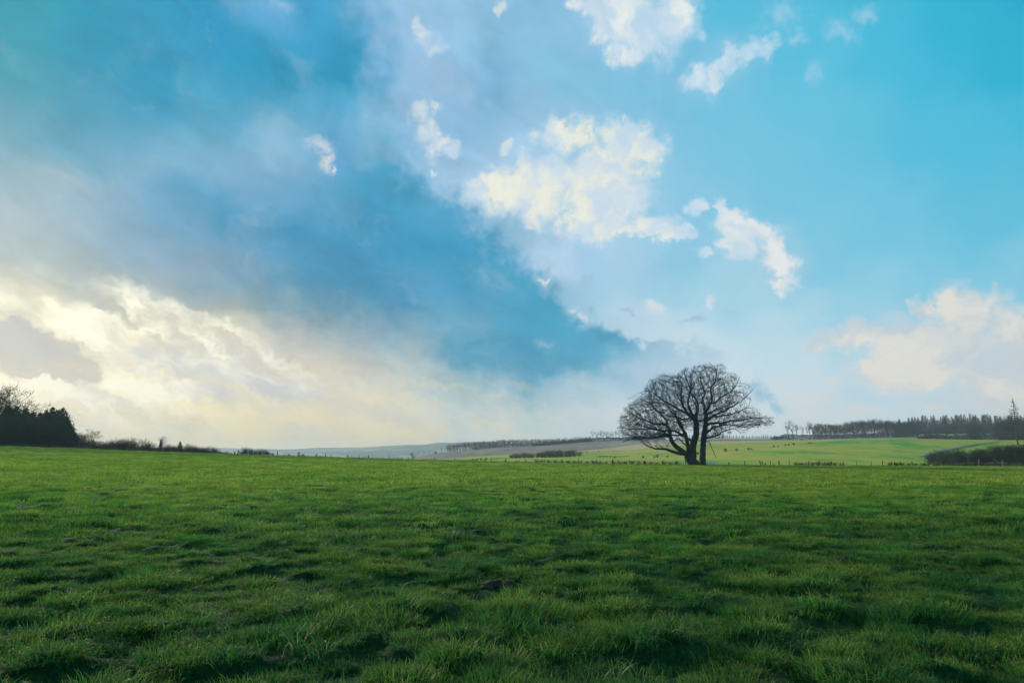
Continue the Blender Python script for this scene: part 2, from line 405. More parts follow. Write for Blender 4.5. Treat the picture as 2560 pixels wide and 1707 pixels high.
# grass species mix: lush blue-green (deepened as painted foreground shade), mid green, dry yellow-green, in patches
LUSH_SHADE, MID, DRY, TAN = (0.007, 0.088, 0.026), (0.040, 0.240, 0.036), (0.255, 0.335, 0.040), (0.42, 0.31, 0.09)
def meadow_colour(g, fac=1.0):
    P = pos(g)
    a = g.noise(P, 1.1, 5, 0.66, 0.3)
    b = g.noise(P, 0.11, 3, 0.5)
    c = g.noise(P, 2.6, 3, 0.6)
    m = g.math('ADD', g.math('MULTIPLY', a, 0.62), g.math('ADD', g.math('MULTIPLY', b, 0.33), g.math('MULTIPLY', c, 0.16)))
    # vignette painted into the grass: darkest green near the camera, yellower further out
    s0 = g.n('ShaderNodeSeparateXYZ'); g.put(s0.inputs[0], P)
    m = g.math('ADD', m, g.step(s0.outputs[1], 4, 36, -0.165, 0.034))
    r = g.ramp(m, [(0.455, LUSH_SHADE), (0.52, MID), (0.585, DRY), (0.70, tuple(0.6 * x + 0.4 * y for x, y in zip(DRY, TAN)))])
    # a belt of longer, darker lush grass runs along the fence
    s = g.n('ShaderNodeSeparateXYZ'); g.put(s.inputs[0], P)
    belt = g.step(g.math('ADD', s.outputs[1], g.math('MULTIPLY', g.math('SUBTRACT', b, 0.5), 14)), 98, 106)
    return g.mix(g.math('MULTIPLY', belt, 0.8), r, (0.016, 0.10, 0.040))

def m_meadow(g, out):
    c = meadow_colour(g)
    P = pos(g)
    c = g.mix(0.82, c, (0.022, 0.085, 0.018))
    hf = g.noise(P, 24, 4, 0.7)
    c = g.mix(g.step(hf, 0.42, 0.62), g.vec('MULTIPLY', c, (0.55, 0.55, 0.6)), c)
    prin(g, out, c, 0.95, 0.1, bump=g.noise(P, 12, 5, 0.8), bstr=1.0, bdist=0.12)
def m_blade(g, out):
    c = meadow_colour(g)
    oi = g.n('ShaderNodeObjectInfo')
    tip = g.n('ShaderNodeAttribute', attribute_name='along').outputs['Fac']
    yel = g.step(g.noise(pos(g), 0.8, 4, 0.6), 0.40, 0.60, 0.12, 1.0)
    c = g.mix(g.math('MULTIPLY', g.step(tip, 0.25, 1.0), yel), c, (0.44, 0.41, 0.055))
    v = g.math('MULTIPLY_ADD', oi.outputs['Random'], 1.15, 0.50)
    c = g.vec('SCALE', c, scale=v)
    prin(g, out, c, 0.6, 0.12, trans=0.45, tcol=g.mix(0.5, c, (0.09, 0.27, 0.03)))
def m_straw(g, out):
    prin(g, out, (0.30, 0.30, 0.13), 0.55, 0.3, trans=0.3)
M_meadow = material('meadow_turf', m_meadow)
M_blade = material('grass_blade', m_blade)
M_straw = material('straw_blade', m_straw)
def field_mat(name, c1, c2, c3, s1=0.02, s2=0.12, rough=0.95, lines=None, th=(0.4, 0.5, 0.6)):
    def f(g, out):
        P = g.vec('MULTIPLY', pos(g), (1.0, 0.4, 1.0))
        n = g.math('ADD', g.math('MULTIPLY', g.noise(P, s1, 4, 0.55), 0.6), g.math('MULTIPLY', g.noise(P, s2, 4, 0.6), 0.4))
        c = g.ramp(n, [(th[0], c1), (th[1], c2), (th[2], c3)])
        if lines:
            w = g.n('ShaderNodeTexWave', wave_type='BANDS', bands_direction='X')
            mp = g.n('ShaderNodeMapping'); g.put(mp.inputs[0], P); mp.inputs['Rotation'].default_value = (0, 0, lines[1])
            g.put(w.inputs[0], mp.outputs[0]); w.inputs['Scale'].default_value = lines[0]; w.inputs['Distortion'].default_value = 1.5
            c = g.mix(g.math('MULTIPLY', w.outputs['Fac'], 0.35), c, tuple(x * 0.75 for x in c2))
        prin(g, out, c, rough, 0.1, bump=g.noise(P, 0.6, 5, 0.7), bstr=1.0, bdist=0.6)
    return material(name, f)
M_pasture = field_mat('pasture', (0.10, 0.32, 0.025), (0.34, 0.37, 0.030), (0.52, 0.40, 0.05), 0.03, 0.16, th=(0.40, 0.47, 0.60))
M_green = field_mat('young_crop', (0.05, 0.27, 0.06), (0.11, 0.32, 0.07), (0.20, 0.32, 0.08), 0.02, 0.1)
M_plough = field_mat('ploughed_earth', (0.18, 0.13, 0.10), (0.28, 0.20, 0.15), (0.38, 0.28, 0.20), 0.012, 0.15, lines=(0.09, 0.5))
M_stubble = field_mat('stubble', (0.42, 0.34, 0.12), (0.60, 0.38, 0.18), (0.62, 0.42, 0.22), 0.02, 0.12)
M_hillfield = field_mat('pale_field', (0.30, 0.32, 0.10), (0.42, 0.40, 0.16), (0.5, 0.44, 0.22), 0.01, 0.05)
M_rough = field_mat('rough_grass', (0.06, 0.12, 0.04), (0.13, 0.15, 0.06), (0.22, 0.18, 0.10), 0.05, 0.3)
M_valley = field_mat('valley_grass', (0.08, 0.14, 0.05), (0.12, 0.17, 0.06), (0.2, 0.2, 0.1), 0.003, 0.02)
def m_hill(g, out):
    P = pos(g)
    n = g.noise(P, 0.0022, 5, 0.6, 0.6)
    w = g.noise(P, 0.012, 4, 0.6)
    c = g.ramp(g.math('MULTIPLY_ADD', w, 0.3, n), [(0.55, (0.07, 0.11, 0.09)), (0.63, (0.10, 0.15, 0.12)), (0.67, (0.26, 0.30, 0.20)), (0.8, (0.40, 0.36, 0.24))])  # wood tones paled to stand for part of the distance haze
    prin(g, out, c, 0.95, 0.05)
M_hill = material('wooded_hill', m_hill)
M_track = field_mat('track_gravel', (0.16, 0.16, 0.19), (0.24, 0.23, 0.26), (0.34, 0.32, 0.34), 0.08, 0.6)
M_soil = field_mat('bare_soil', (0.022, 0.018, 0.014), (0.040, 0.032, 0.024), (0.070, 0.056, 0.040), 3.0, 14.0)

def simple(name, c1, c2, scale=3.0, rough=0.85, spec=0.2, trans=None, bump=True):
    def f(g, out):
        P = pos(g)
        n = g.noise(P, scale, 4, 0.6)
        oi = g.n('ShaderNodeObjectInfo')
        c = g.mix(g.step(n, 0.35, 0.65), c1, c2)
        c = g.vec('SCALE', c, scale=g.math('MULTIPLY_ADD', oi.outputs['Random'], 0.4, 0.8))
        prin(g, out, c, rough, spec, bump=n if bump else None, bstr=0.5, bdist=0.02, trans=trans)
    return material(name, f)
M_oak = simple('oak_bark', (0.018, 0.026, 0.028), (0.075, 0.082, 0.074), 4.0)
M_twig = simple('oak_twigs', (0.016, 0.040, 0.060), (0.030, 0.060, 0.080), 2.0)
M_bark = simple('grey_bark', (0.03, 0.03, 0.026), (0.06, 0.056, 0.048), 1.0)
M_baretwig = simple('bare_twigs', (0.036, 0.036, 0.034), (0.070, 0.056, 0.046), 0.3, trans=0.12)
M_olivetwig = simple('mossy_twigs', (0.028, 0.040, 0.026), (0.050, 0.058, 0.036), 0.3, trans=0.12)
M_goldtwig = simple('golden_twigs', (0.16, 0.12, 0.06), (0.22, 0.16, 0.08), 0.3, trans=0.4)
M_needle = simple('dark_needles', (0.018, 0.040, 0.028), (0.036, 0.062, 0.034), 0.8, trans=0.12)
M_blueneedle = simple('blue_needles', (0.006, 0.026, 0.032), (0.012, 0.036, 0.040), 0.4, trans=0.12)
M_leaf = simple('evergreen_leaves', (0.020, 0.045, 0.022), (0.040, 0.070, 0.030), 0.7, trans=0.2)
M_hedge = simple('hedge_twigs', (0.024, 0.048, 0.034), (0.050, 0.070, 0.044), 0.3, trans=0.1)
M_bramble = simple('red_brown_stems', (0.12, 0.075, 0.055), (0.17, 0.12, 0.08), 0.6, trans=0.2)
M_drygrass = simple('dry_grass', (0.26, 0.22, 0.11), (0.34, 0.27, 0.15), 1.2, trans=0.3)
M_purple = simple('purple_brown_twigs', (0.085, 0.072, 0.080), (0.140, 0.108, 0.100), 0.3, trans=0.2)
M_post = simple('weathered_post', (0.035, 0.04, 0.035), (0.075, 0.075, 0.06), 6.0)
M_palewood = simple('pale_wood', (0.26, 0.24, 0.17), (0.36, 0.33, 0.24), 3.0)
M_whiteslat = simple('white_painted_slat', (0.62, 0.74, 0.72), (0.75, 0.82, 0.80), 3.0, 0.5)

# ================================================================ terrain
FY = 116.0     # fence line
EU = [-1500, -600, 0, 280, 560, 800, 1060, 1300, 1560, 1740, 2100, 2560, 3200, 4500]
EV = [1092, 1106, 1116, 1127, 1136, 1143, 1150, 1156, 1162, 1163, 1164.5, 1166, 1169, 1175]
_u = np.linspace(-1500, 4500, 400); _v = np.interp(_u, EU, EV)
_k = np.exp(-0.5 * (np.arange(-20, 21) / 8.0) ** 2); _k /= _k.sum()
_v = np.convolve(np.pad(_v, 20, 'edge'), _k, 'valid')
_p = at(_u, _v, FY)
def vedge(u): return np.interp(u, _u, _v)
def Hx(x): return np.interp(x, _p[:, 0], _p[:, 2])
def z_base(x, y):
    s = np.clip(y, 0, None) / FY
    return Hx(x) * s ** 1.25
def bumps(x, y):
    fade = 1 / (1 + (np.maximum(y, 0) / 140.0) ** 2)
    b = (fbm(x / 7.0, y / 7.0, 2, 3) - 0.5) * 0.09 * fade
    b = b + (fbm(x / 0.40 + 3, y / 0.34, 3, 11) - 0.5) * 0.22 * fade + (vnoise(x / 0.42, y / 0.36, 15) - 0.5) * 0.11 * fade
    b = b + (vnoise(x / 0.22, y / 0.22, 5) - 0.5) * 0.03 * fade
    edge = np.clip((y - 95) / 15, 0, 1)
    return b * (1 - 0.7 * edge)
def Z(x, y): return z_base(x, y) + bumps(x, y)

def hit_meadow(u, v):
    tx, tz = ray(u, v)
    ys = np.linspace(2, FY, 4000)
    d = EYE + tz * ys - z_base(tx * ys, ys)
    i = np.argmax(d < 0) if (d < 0).any() else len(ys) - 1
    return float(tx * ys[i]), float(ys[i])

def grid(name, V, nu, nv, mat, smooth=True):
    i = np.arange(nv - 1)[:, None] * nu + np.arange(nu - 1)[None]
    q = np.stack([i, i + 1, i + nu + 1, i + nu], -1).reshape(-1, 4)
    return mesh(name, V, [q], mat, smooth)

def build_meadow():
    ys = np.concatenate([np.linspace(-30, 1.5, 24)[:-1], np.linspace(1.5, 12, 200)[:-1], 12 * (FY / 12) ** np.linspace(0, 1, 330)])
    ts = np.sinh(np.linspace(-2.2, 2.2, 760)) / np.sinh(2.2) * 2.2
    Y, T = np.meshgrid(ys, ts, indexing='ij')
    X = T * (np.maximum(Y, 1.5) + 4)
    V = np.stack([X, Y, Z(X, Y)], -1).reshape(-1, 3)
    tag(obj('meadow', grid('meadow', V, len(ts), len(ys), M_meadow)), kind='structure')
build_meadow()

# far land as contiguous strips, each boundary given by (u, v, y) where the boundary shows in the photo
US = np.linspace(-1600, 4600, 900)
def curve(pts, wob=0.0, seed=0):
    p = np.array(pts, float)
    v = np.interp(US, p[:, 0], p[:, 1]); y = np.interp(US, p[:, 0], p[:, 2])
    k = np.exp(-0.5 * (np.arange(-6, 7) / 1.6) ** 2); k /= k.sum()
    v = np.convolve(np.pad(v, 6, 'edge'), k, 'valid'); y = np.convolve(np.pad(y, 6, 'edge'), k, 'valid')
    if wob: v = v + (fbm(US / 40, US * 0, 3, seed) - 0.5) * wob
    return v, y
C0 = (vedge(US), np.full_like(US, FY))
C1 = curve([(-1600,1098,190),(0,1121,190),(300,1131,190),(560,1142,200),(700,1158,210),(900,1168,225),(1060,1160,230),(1150,1157,230),(1330,1160,230),(1560,1165,230),(1740,1166,230),(2300,1168,230),(4600,1180,230)])
C2 = curve([(-1600,1104,420),(0,1132,420),(300,1150,420),(560,1165,420),(800,1180,420),(1000,1166,430),(1075,1153,430),(1100,1151.5,430),(1190,1150,430),(1275,1147,430),(1330,1145,430),(1452,1142,430),(1560,1141.5,430),
            (1650,1139,440),(1760,1133,450),(1900,1120,460),(2020,1110,470),(2124,1102,480),(2230,1097,480),(2300,1098.5,480),(2437,1101,470),(2560,1100,470),(4600,1110,470)])
C3 = curve([(-1600,1106,560),(0,1140,560),(560,1175,560),(1000,1165,560),(1040,1156,560),(1071,1150,560),(1190,1141.5,560),(1275,1136.5,560),(1330,1134,560),(1452,1128.5,560),(1560,1128.5,560),(1650,1118,560),(1760,1109,570),
            (1900,1106,570),(2020,1102,570),(2124,1098,570),(2230,1095.5,570),(2300,1096,570),(2437,1099,550),(2560,1098,550),(4600,1106,550)])
C3b = curve([(-1600,1107,600),(0,1142,600),(560,1174,600),(1000,1164,600),(1040,1155,600),(1071,1149.5,600),(1190,1141,600),(1275,1136,600),(1330,1133.5,600),(1440,1127.8,600),(1560,1115,620),(1650,1103.5,640),(1700,1103,640),
            (1760,1102.5,640),(1900,1101,640),(2020,1100,640),(2124,1097,640),(2230,1095,640),(2300,1095,620),(2437,1098,600),(2560,1097,600),(4600,1104,600)])
C4 = curve([(-1600,1110,800),(0,1145,800),(560,1172,800),(960,1160,800),(1000,1150,800),(1019,1144,800),(1105,1131,800),(1190,1124,800),(1238,1119,800),(1333,1115,800),(1452,1105,800),(1560,1099,800),(1650,1098.5,800),(1760,1098.5,800),
            (1900,1098.5,790),(2020,1098,760),(2124,1096,740),(2230,1093.5,720),(2300,1093,700),(2437,1094,680),(2560,1094,680),(4600,1100,680)])
C5 = curve([(-1600,1118,1000),(0,1155,1000),(900,1170,1000),(1019,1152,1000),(1238,1124,1000),(1560,1104,1000),(1680,1100,1000),(1730,1095.2,980),(1930,1095.2,980),(2000,1098,960),(2230,1095,900),(2290,1084,880),(2400,1083,880),(2560,1081,880),(4600,1090,880)])
C6 = curve([(-1600,1150,2100),(0,1160,2100),(900,1160,2100),(1238,1150,2100),(1560,1140,2100),(2560,1130,2100),(4600,1130,2100)])
C6b = curve([(-1600,1130,2900),(0,1142,2900),(900,1143,2900),(1238,1138,2900),(1560,1130,2900),(2560,1125,2900),(4600,1125,2900)])
C7 = curve([(-1600,1128,3700),(0,1127,3700),(440,1119,3700),(540,1119.5,3700),(690,1122.5,3700),(740,1122.5,3700),(790,1118.5,3700),(860,1118,3700),(915,1118.5,3700),(950,1114.5,3700),(1010,1112,3700),(1044,1110.5,3700),(1052,1112.6,3700),
            (1100,1105.5,3700),(1118,1106.5,3700),(1200,1104,3700),(1300,1108,3700),(1500,1112,3700),(2560,1110,3700),(4600,1110,3700)], 2.2, 4)
C8 = (C7[0] + 10, C7[1] * 0 + 4200)
def strip(name, lo, hi, n, mat, amp=0.0, power=1.0):
    rows = []
    for j in range(n + 1):
        f = (j / n) ** power
        v = lo[0] * (1 - f) + hi[0] * f; y = lo[1] * (1 - f) + hi[1] * f
        p = at(US, v, y)
        if amp and 0 < j < n: p[:, 2] += (fbm(p[:, 0] / 40, p[:, 1] / 40, 3, 8) - 0.5) * amp
        rows.append(p)
    V = np.concatenate(rows)
    return tag(obj(name, grid(name, V, len(US), n + 1, mat)), kind='structure')
STRIPS = [(C0, C1), (C1, C2), (C2, C3), (C3, C3b), (C3b, C4), (C4, C5)]
strip('verge', C0, C1, 8, M_rough)
strip('pasture_field', C1, C2, 24, M_pasture, 0.6)
strip('upper_pasture_field', C2, C3, 12, M_pasture, 0.4)
strip('stubble_field', C3, C3b, 6, M_stubble)
strip('ploughed_field', C3b, C4, 16, M_plough, 0.8)
strip('pale_field', C4, C5, 8, M_hillfield)
strip('valley', C5, C6, 20, M_valley, 2.0)
strip('valley_side', C6, C6b, 8, M_hill, 3)
strip('far_hills', C6b, C7, 24, M_hill, 8)
strip('far_hills_back', C7, C8, 3, M_hill)

def on_land(u, v):
    """where the far land shows at photo pixel (u, v): nearest visible strip"""
    for lo, hi in STRIPS:
        vl = np.interp(u, US, lo[0]); vh = np.interp(u, US, hi[0]); yl = np.interp(u, US, lo[1]); yh = np.interp(u, US, hi[1])
        if min(vl, vh) <= v <= max(vl, vh):
            f = (v - vl) / (vh - vl + 1e-9)
            if lo is C0 and vh > vl: continue
            return at(u, v, yl * (1 - f) + yh * f)
    # in front of everything: stand on the nearest strip foot
    return at(u, v, FY + 2)
def land_at(u, y):
    """ground point under image column u at distance y"""
    for lo, hi in [(C0, C1)] + STRIPS[1:] + [(C5, C6)]:
        vl = np.interp(u, US, lo[0]); vh = np.interp(u, US, hi[0]); yl = np.interp(u, US, lo[1]); yh = np.interp(u, US, hi[1])
        if yl <= y <= yh:
            f = (y - yl) / (yh - yl)
            return at(u, vl * (1 - f) + vh * f, y)
    raise ValueError((u, y))

# ================================================================ grass
def blades(n, R, L, W, segs, lean, seed, curl=0.5, base_r=0.35, straw=0.02):
    r = np.random.default_rng(seed)
    ang = r.uniform(0, 2 * np.pi, n)
    rad = R * np.sqrt(r.uniform(0, 1, n)) * base_r * 2
    bx, by = rad * np.cos(ang), rad * np.sin(ang)
    head = ang + r.normal(0, 0.7, n)
    ln = L * r.uniform(0.45, 1.1, n)
    le = lean * r.uniform(0.3, 1.3, n)
    cu = curl * r.uniform(0.2, 1.6, n)
    wd = W * r.uniform(0.6, 1.3, n)
    side = np.stack([-np.sin(head), np.cos(head), np.zeros(n)], -1)
    side = side + r.normal(0, 0.35, (n, 3)); side /= np.linalg.norm(side, axis=1)[:, None]
    V = []; p = np.stack([bx, by, np.full(n, -0.015)], -1); a = le.copy()
    for s in range(segs + 1):
        w = wd * (1 - (s / segs) ** 1.5) * 0.5
        if s < segs:
            V.append(p - side * w[:, None]); V.append(p + side * w[:, None])
        else: V.append(p.copy())
        step = (ln / segs)[:, None]
        d = np.stack([np.cos(head) * np.sin(a), np.sin(head) * np.sin(a), np.cos(a)], -1)
        p = p + d * step
        a = a + cu / segs * 1.6
    V = np.stack(V, 1)   # n, 2*segs+1, 3
    m = 2 * segs + 1
    base = (np.arange(n) * m)[:, None]
    quads = np.concatenate([base + np.array([[2*s, 2*s+1, 2*s+3, 2*s+2]]) for s in range(segs - 1)]) if segs > 1 else np.zeros((0, 4), int)
    tris = base + np.array([[2*segs-2, 2*segs-1, 2*segs]])
    me = mesh('grass_tuft', V.reshape(-1, 3), [quads, tris], [M_blade, M_straw])
    me.attributes.new('along', 'FLOAT', 'POINT').data.foreach_set('value', np.tile(np.r_[np.repeat(np.arange(segs) / segs, 2), 1.0], n).astype(np.float32))
    isstraw = r.uniform(0, 1, n) < straw
    mi = np.concatenate([np.tile(isstraw, segs - 1), isstraw]).astype(np.int32)
    me.polygons.foreach_set('material_index', mi)
    return me

def build_grass():
    variants = []
    # 0-5 near tufts, 6-8 middle, 9-11 far, 12-13 long pale tussocks
    for k in range(6): variants.append(blades(80, 0.13, 0.095, 0.0058, 4, 0.35, 100 + k, 1.0, 0.5, 0.014))
    for k in range(3): variants.append(blades(64, 0.22, 0.115, 0.010, 2, 0.35, 200 + k, 0.8, 0.5, 0.003))
    for k in range(3): variants.append(blades(44, 0.42, 0.12, 0.030, 1, 0.4, 300 + k, 0.0, 0.5, 0.0))
    for k in range(2): variants.append(blades(46, 0.12, 0.30, 0.0075, 6, 0.35, 400 + k, 1.9, 0.4, 0.22))
    hid = [obj('grass_tuft', m, link=False) for m in variants]
    r = np.random.default_rng(5)
    pts = []; vid = []; scl = []; rot = []
    def scatter(y0, y1, dens, tmax, ids, s0, s1, clump=0.9):
        area = tmax * 2 * ((y1 + 1.5) ** 2 - (y0 + 1.5) ** 2) / 2
        n = int(area * dens)
        y = np.sqrt(r.uniform((y0 + 1.5) ** 2, (y1 + 1.5) ** 2, n)) - 1.5
        x = r.uniform(-tmax, tmax, n) * (y + 1.5)
        hn = fbm(x / 0.40 + 3, y / 0.34, 3, 11)          # same field as the mounds
        h2 = fbm(x / 0.40, y / 0.32, 2, 31)
        keep = r.uniform(0, 1, n) < np.clip(0.55 + (hn - 0.42) * 3.4, 0.45, 1)
        for (mx, my, mr) in SOIL: keep &= (x - mx) ** 2 + ((y - my)) ** 2 > (mr * r.uniform(0.15, 0.9, n)) ** 2
        x, y, hn, h2 = x[keep], y[keep], hn[keep], h2[keep]
        n = len(x)
        pts.append(np.stack([x, y, Z(x, y)], -1))
        vid.append(r.choice(ids, n)); scl.append(r.uniform(s0, s1, n) * np.clip(0.5 + (hn * 0.5 + h2 * 0.5 - 0.3) * 2.6, 0.35, 1.7)); rot.append(r.uniform(0, 6.283, n))
    scatter(2.2, 13, 48, 1.0, [0, 1, 2, 3, 4, 5], 0.8, 1.3)
    scatter(2.2, 16, 30, 1.0, [0, 1, 2, 3, 4, 5], 0.45, 0.7)
    scatter(13, 34, 18, 0.95, [6, 7, 8], 0.8, 1.35)
    scatter(34, FY + 3, 5.6, 0.95, [9, 10, 11], 0.6, 1.65)
    scatter(2.4, 16, 0.10, 1.0, [12, 13], 0.6, 1.1)
    # named long tufts seen in the photograph
    for (px, py, s) in [(1540, 1470, 1.2), (1480, 1480, 1.0), (700, 1500, 1.1), (940, 1270, 1.0), (905, 1240, 1.1), (1350, 1240, 0.9), (720, 1400, 1.0), (1420, 1545, 1.0), (600, 1250, 0.9), (2250, 1330, .9), (560, 1290, .9)]:
        x, y = hit_meadow(px * 1.0884, py * 1.0884)
        for j in range(3):
            xx, yy = x + r.normal(0, .1), y + r.normal(0, .1)
            pts.append(np.array([[xx, yy, float(Z(np.array(xx), np.array(yy)))]])); vid.append(np.array([12 + j % 2])); scl.append(np.array([s])); rot.append(np.array([r.uniform(0, 6)]))
    pts = np.concatenate(pts); vid = np.concatenate(vid).astype(np.int32); scl = np.concatenate(scl).astype(np.float32); rot = np.concatenate(rot).astype(np.float32)
    me = bpy.data.meshes.new('grass')
    me.vertices.add(len(pts)); me.vertices.foreach_set('co', pts.astype(np.float32).ravel())
    for nm, ty, a in (('vid', 'INT', vid), ('scl', 'FLOAT', scl), ('rot', 'FLOAT', rot)):
        me.attributes.new(nm, ty, 'POINT').data.foreach_set('value', a)
    me.materials.append(M_blade)
    o = obj('grass', me); tag(o, 'short tussocky green grass covering the whole meadow', 'grass', kind='stuff')
    ng = bpy.data.node_groups.new('grass_scatter', 'GeometryNodeTree')
    ng.interface.new_socket('Geometry', in_out='INPUT', socket_type='NodeSocketGeometry')
    ng.interface.new_socket('Geometry', in_out='OUTPUT', socket_type='NodeSocketGeometry')
    N = ng.nodes; Lk = ng.links.new
    gi = N.new('NodeGroupInput'); go = N.new('NodeGroupOutput')
    jn = N.new('GeometryNodeJoinGeometry')
    for h in reversed(hid):
        oi = N.new('GeometryNodeObjectInfo'); oi.inputs['Object'].default_value = h; oi.inputs['As Instance'].default_value = True
        Lk(oi.outputs['Geometry'], jn.inputs[0])
    ip = N.new('GeometryNodeInstanceOnPoints')
    def attr(nm, ty):
        a = N.new('GeometryNodeInputNamedAttribute'); a.data_type = ty; a.inputs['Name'].default_value = nm
        return a.outputs['Attribute']
    Lk(gi.outputs[0], ip.inputs['Points']); Lk(jn.outputs[0], ip.inputs['Instance'])
    ip.inputs['Pick Instance'].default_value = True
    Lk(attr('vid', 'INT'), ip.inputs['Instance Index'])
    cx = N.new('ShaderNodeCombineXYZ'); Lk(attr('rot', 'FLOAT'), cx.inputs[2])
    Lk(cx.outputs[0], ip.inputs['Rotation'])
    Lk(attr('scl', 'FLOAT'), ip.inputs['Scale'])
    Lk(ip.outputs[0], go.inputs[0])
    md = o.modifiers.new('scatter', 'NODES'); md.node_group = ng
    return len(pts)

# bare earth: molehills in the turf
MOLE = [(1140, 1338, 0.34, 'largest dark molehill, in the middle of the near turf'), (1935, 1305, 0.30, 'low crumbled molehill in the turf at right'),
        (2150, 1264, 0.30, 'small molehill farthest back in the turf at right'), (1975, 1364, 0.16, 'tiny molehill in the turf below the low crumbled one'),
        (665, 1416, 0.20, 'flattened molehill in the near turf at left'), (1425, 1548, 0.24, 'molehill at the bottom edge below the long pale grass tuft'),
        (985, 1300, 0.14, 'small molehill just up and left of the largest one')]
SOIL = []
for i, (px, py, rr, lab) in enumerate(MOLE):
    x, y = hit_meadow(px * 1.0884, py * 1.0884)
    SOIL.append((x, y, rr * 0.50))
def build_moles():
    for i, (px, py, rr, lab) in enumerate(MOLE):
        x, y, rr = SOIL[i]
        n = 44
        gx, gy = np.meshgrid(np.linspace(-1, 1, n), np.linspace(-1, 1, n), indexing='xy')
        rad = np.hypot(gx, gy) * (0.85 + 0.35 * fbm(gx * 1.5 + i * 7, gy * 1.5, 2, 40 + i))
        h = np.clip(1 - rad ** 2, 0, 1) ** 0.8 * rr * 0.16
        h = h * (0.5 + 1.0 * fbm(gx * 5 + i, gy * 5, 3, 50)) + np.where(rad < 1, (vnoise(gx * 9, gy * 9 + i, 3) - 0.3) * rr * 0.16, 0)
        X, Y = x + gx * rr * 1.25, y + gy * rr
        zz = Z(X, Y) + h + np.where(rad < 1.0, 0.012, -0.06)
        V = np.stack([X - x, Y - y, zz - float(Z(np.array(x), np.array(y)))], -1).reshape(-1, 3)
        o = obj('molehill', grid('molehill', V, n, n, M_soil))
        o.location = (x, y, float(Z(np.array(x), np.array(y))))
        tag(o, lab, 'molehill', 'molehills in the meadow')
build_moles()
NG = build_grass()
print('grass tufts', NG)

# ================================================================ tree geometry
def unit(a): return a / (np.linalg.norm(a, axis=-1, keepdims=True) + 1e-12)
def frusta(A, tA, rA, B, tB, rB, n):
    """tapered tubes from A to B; returns verts, quads"""
    ref = np.array([0.31, 0.17, 0.93]); ref2 = np.array([0.9, -0.4, 0.1])
    def ring(P, t, r):
        t = unit(t)
        f = np.where(np.abs(t @ unit(ref))[:, None] > 0.95, ref2, ref)
        e1 = unit(np.cross(t, f)); e2 = np.cross(t, e1)
        a = np.arange(n) * 2 * np.pi / n
        return P[:, None] + (e1[:, None] * np.cos(a)[None, :, None] + e2[:, None] * np.sin(a)[None, :, None]) * r[:, None, None]
    V = np.concatenate([ring(A, tA, rA), ring(B, tB, rB)], 1)
    b = (np.arange(len(A)) * 2 * n)[:, None, None]
    i = np.arange(n); j = (i + 1) % n
    q = b + np.stack([i, j, j + n, i + n], -1)[None]
    return V.reshape(-1, 3), q.reshape(-1, 4)

class MB:
    def __init__(s): s.V = []; s.P = {}; s.n = 0
    def add(s, V, F):
        F = np.asarray(F); s.V.append(np.asarray(V, float).reshape(-1, 3)); s.P.setdefault(F.shape[1], []).append(F + s.n); s.n += len(s.V[-1])
    def path(s, pts, rad, n=6):
        pts = np.asarray(pts, float); rad = np.asarray(rad, float)
        t = np.gradient(pts, axis=0)
        s.add(*frusta(pts[:-1], t[:-1], rad[:-1], pts[1:], t[1:], rad[1:], n))
    def box(s, c, sx, sy, sz, tilt=0.0):
        v = np.array([(x, y, z) for x in (-sx, sx) for y in (-sy, sy) for z in (0, sz)], float)
        v[:, 0] += v[:, 2] * tilt
        s.add(v + np.asarray(c), [(0,1,3,2),(4,6,7,5),(0,4,5,1),(2,3,7,6),(0,2,6,4),(1,5,7,3)])
    def build(s, name, mat, smooth=False):
        return mesh(name, np.concatenate(s.V), [np.concatenate(p) for p in s.P.values()], mat, smooth)

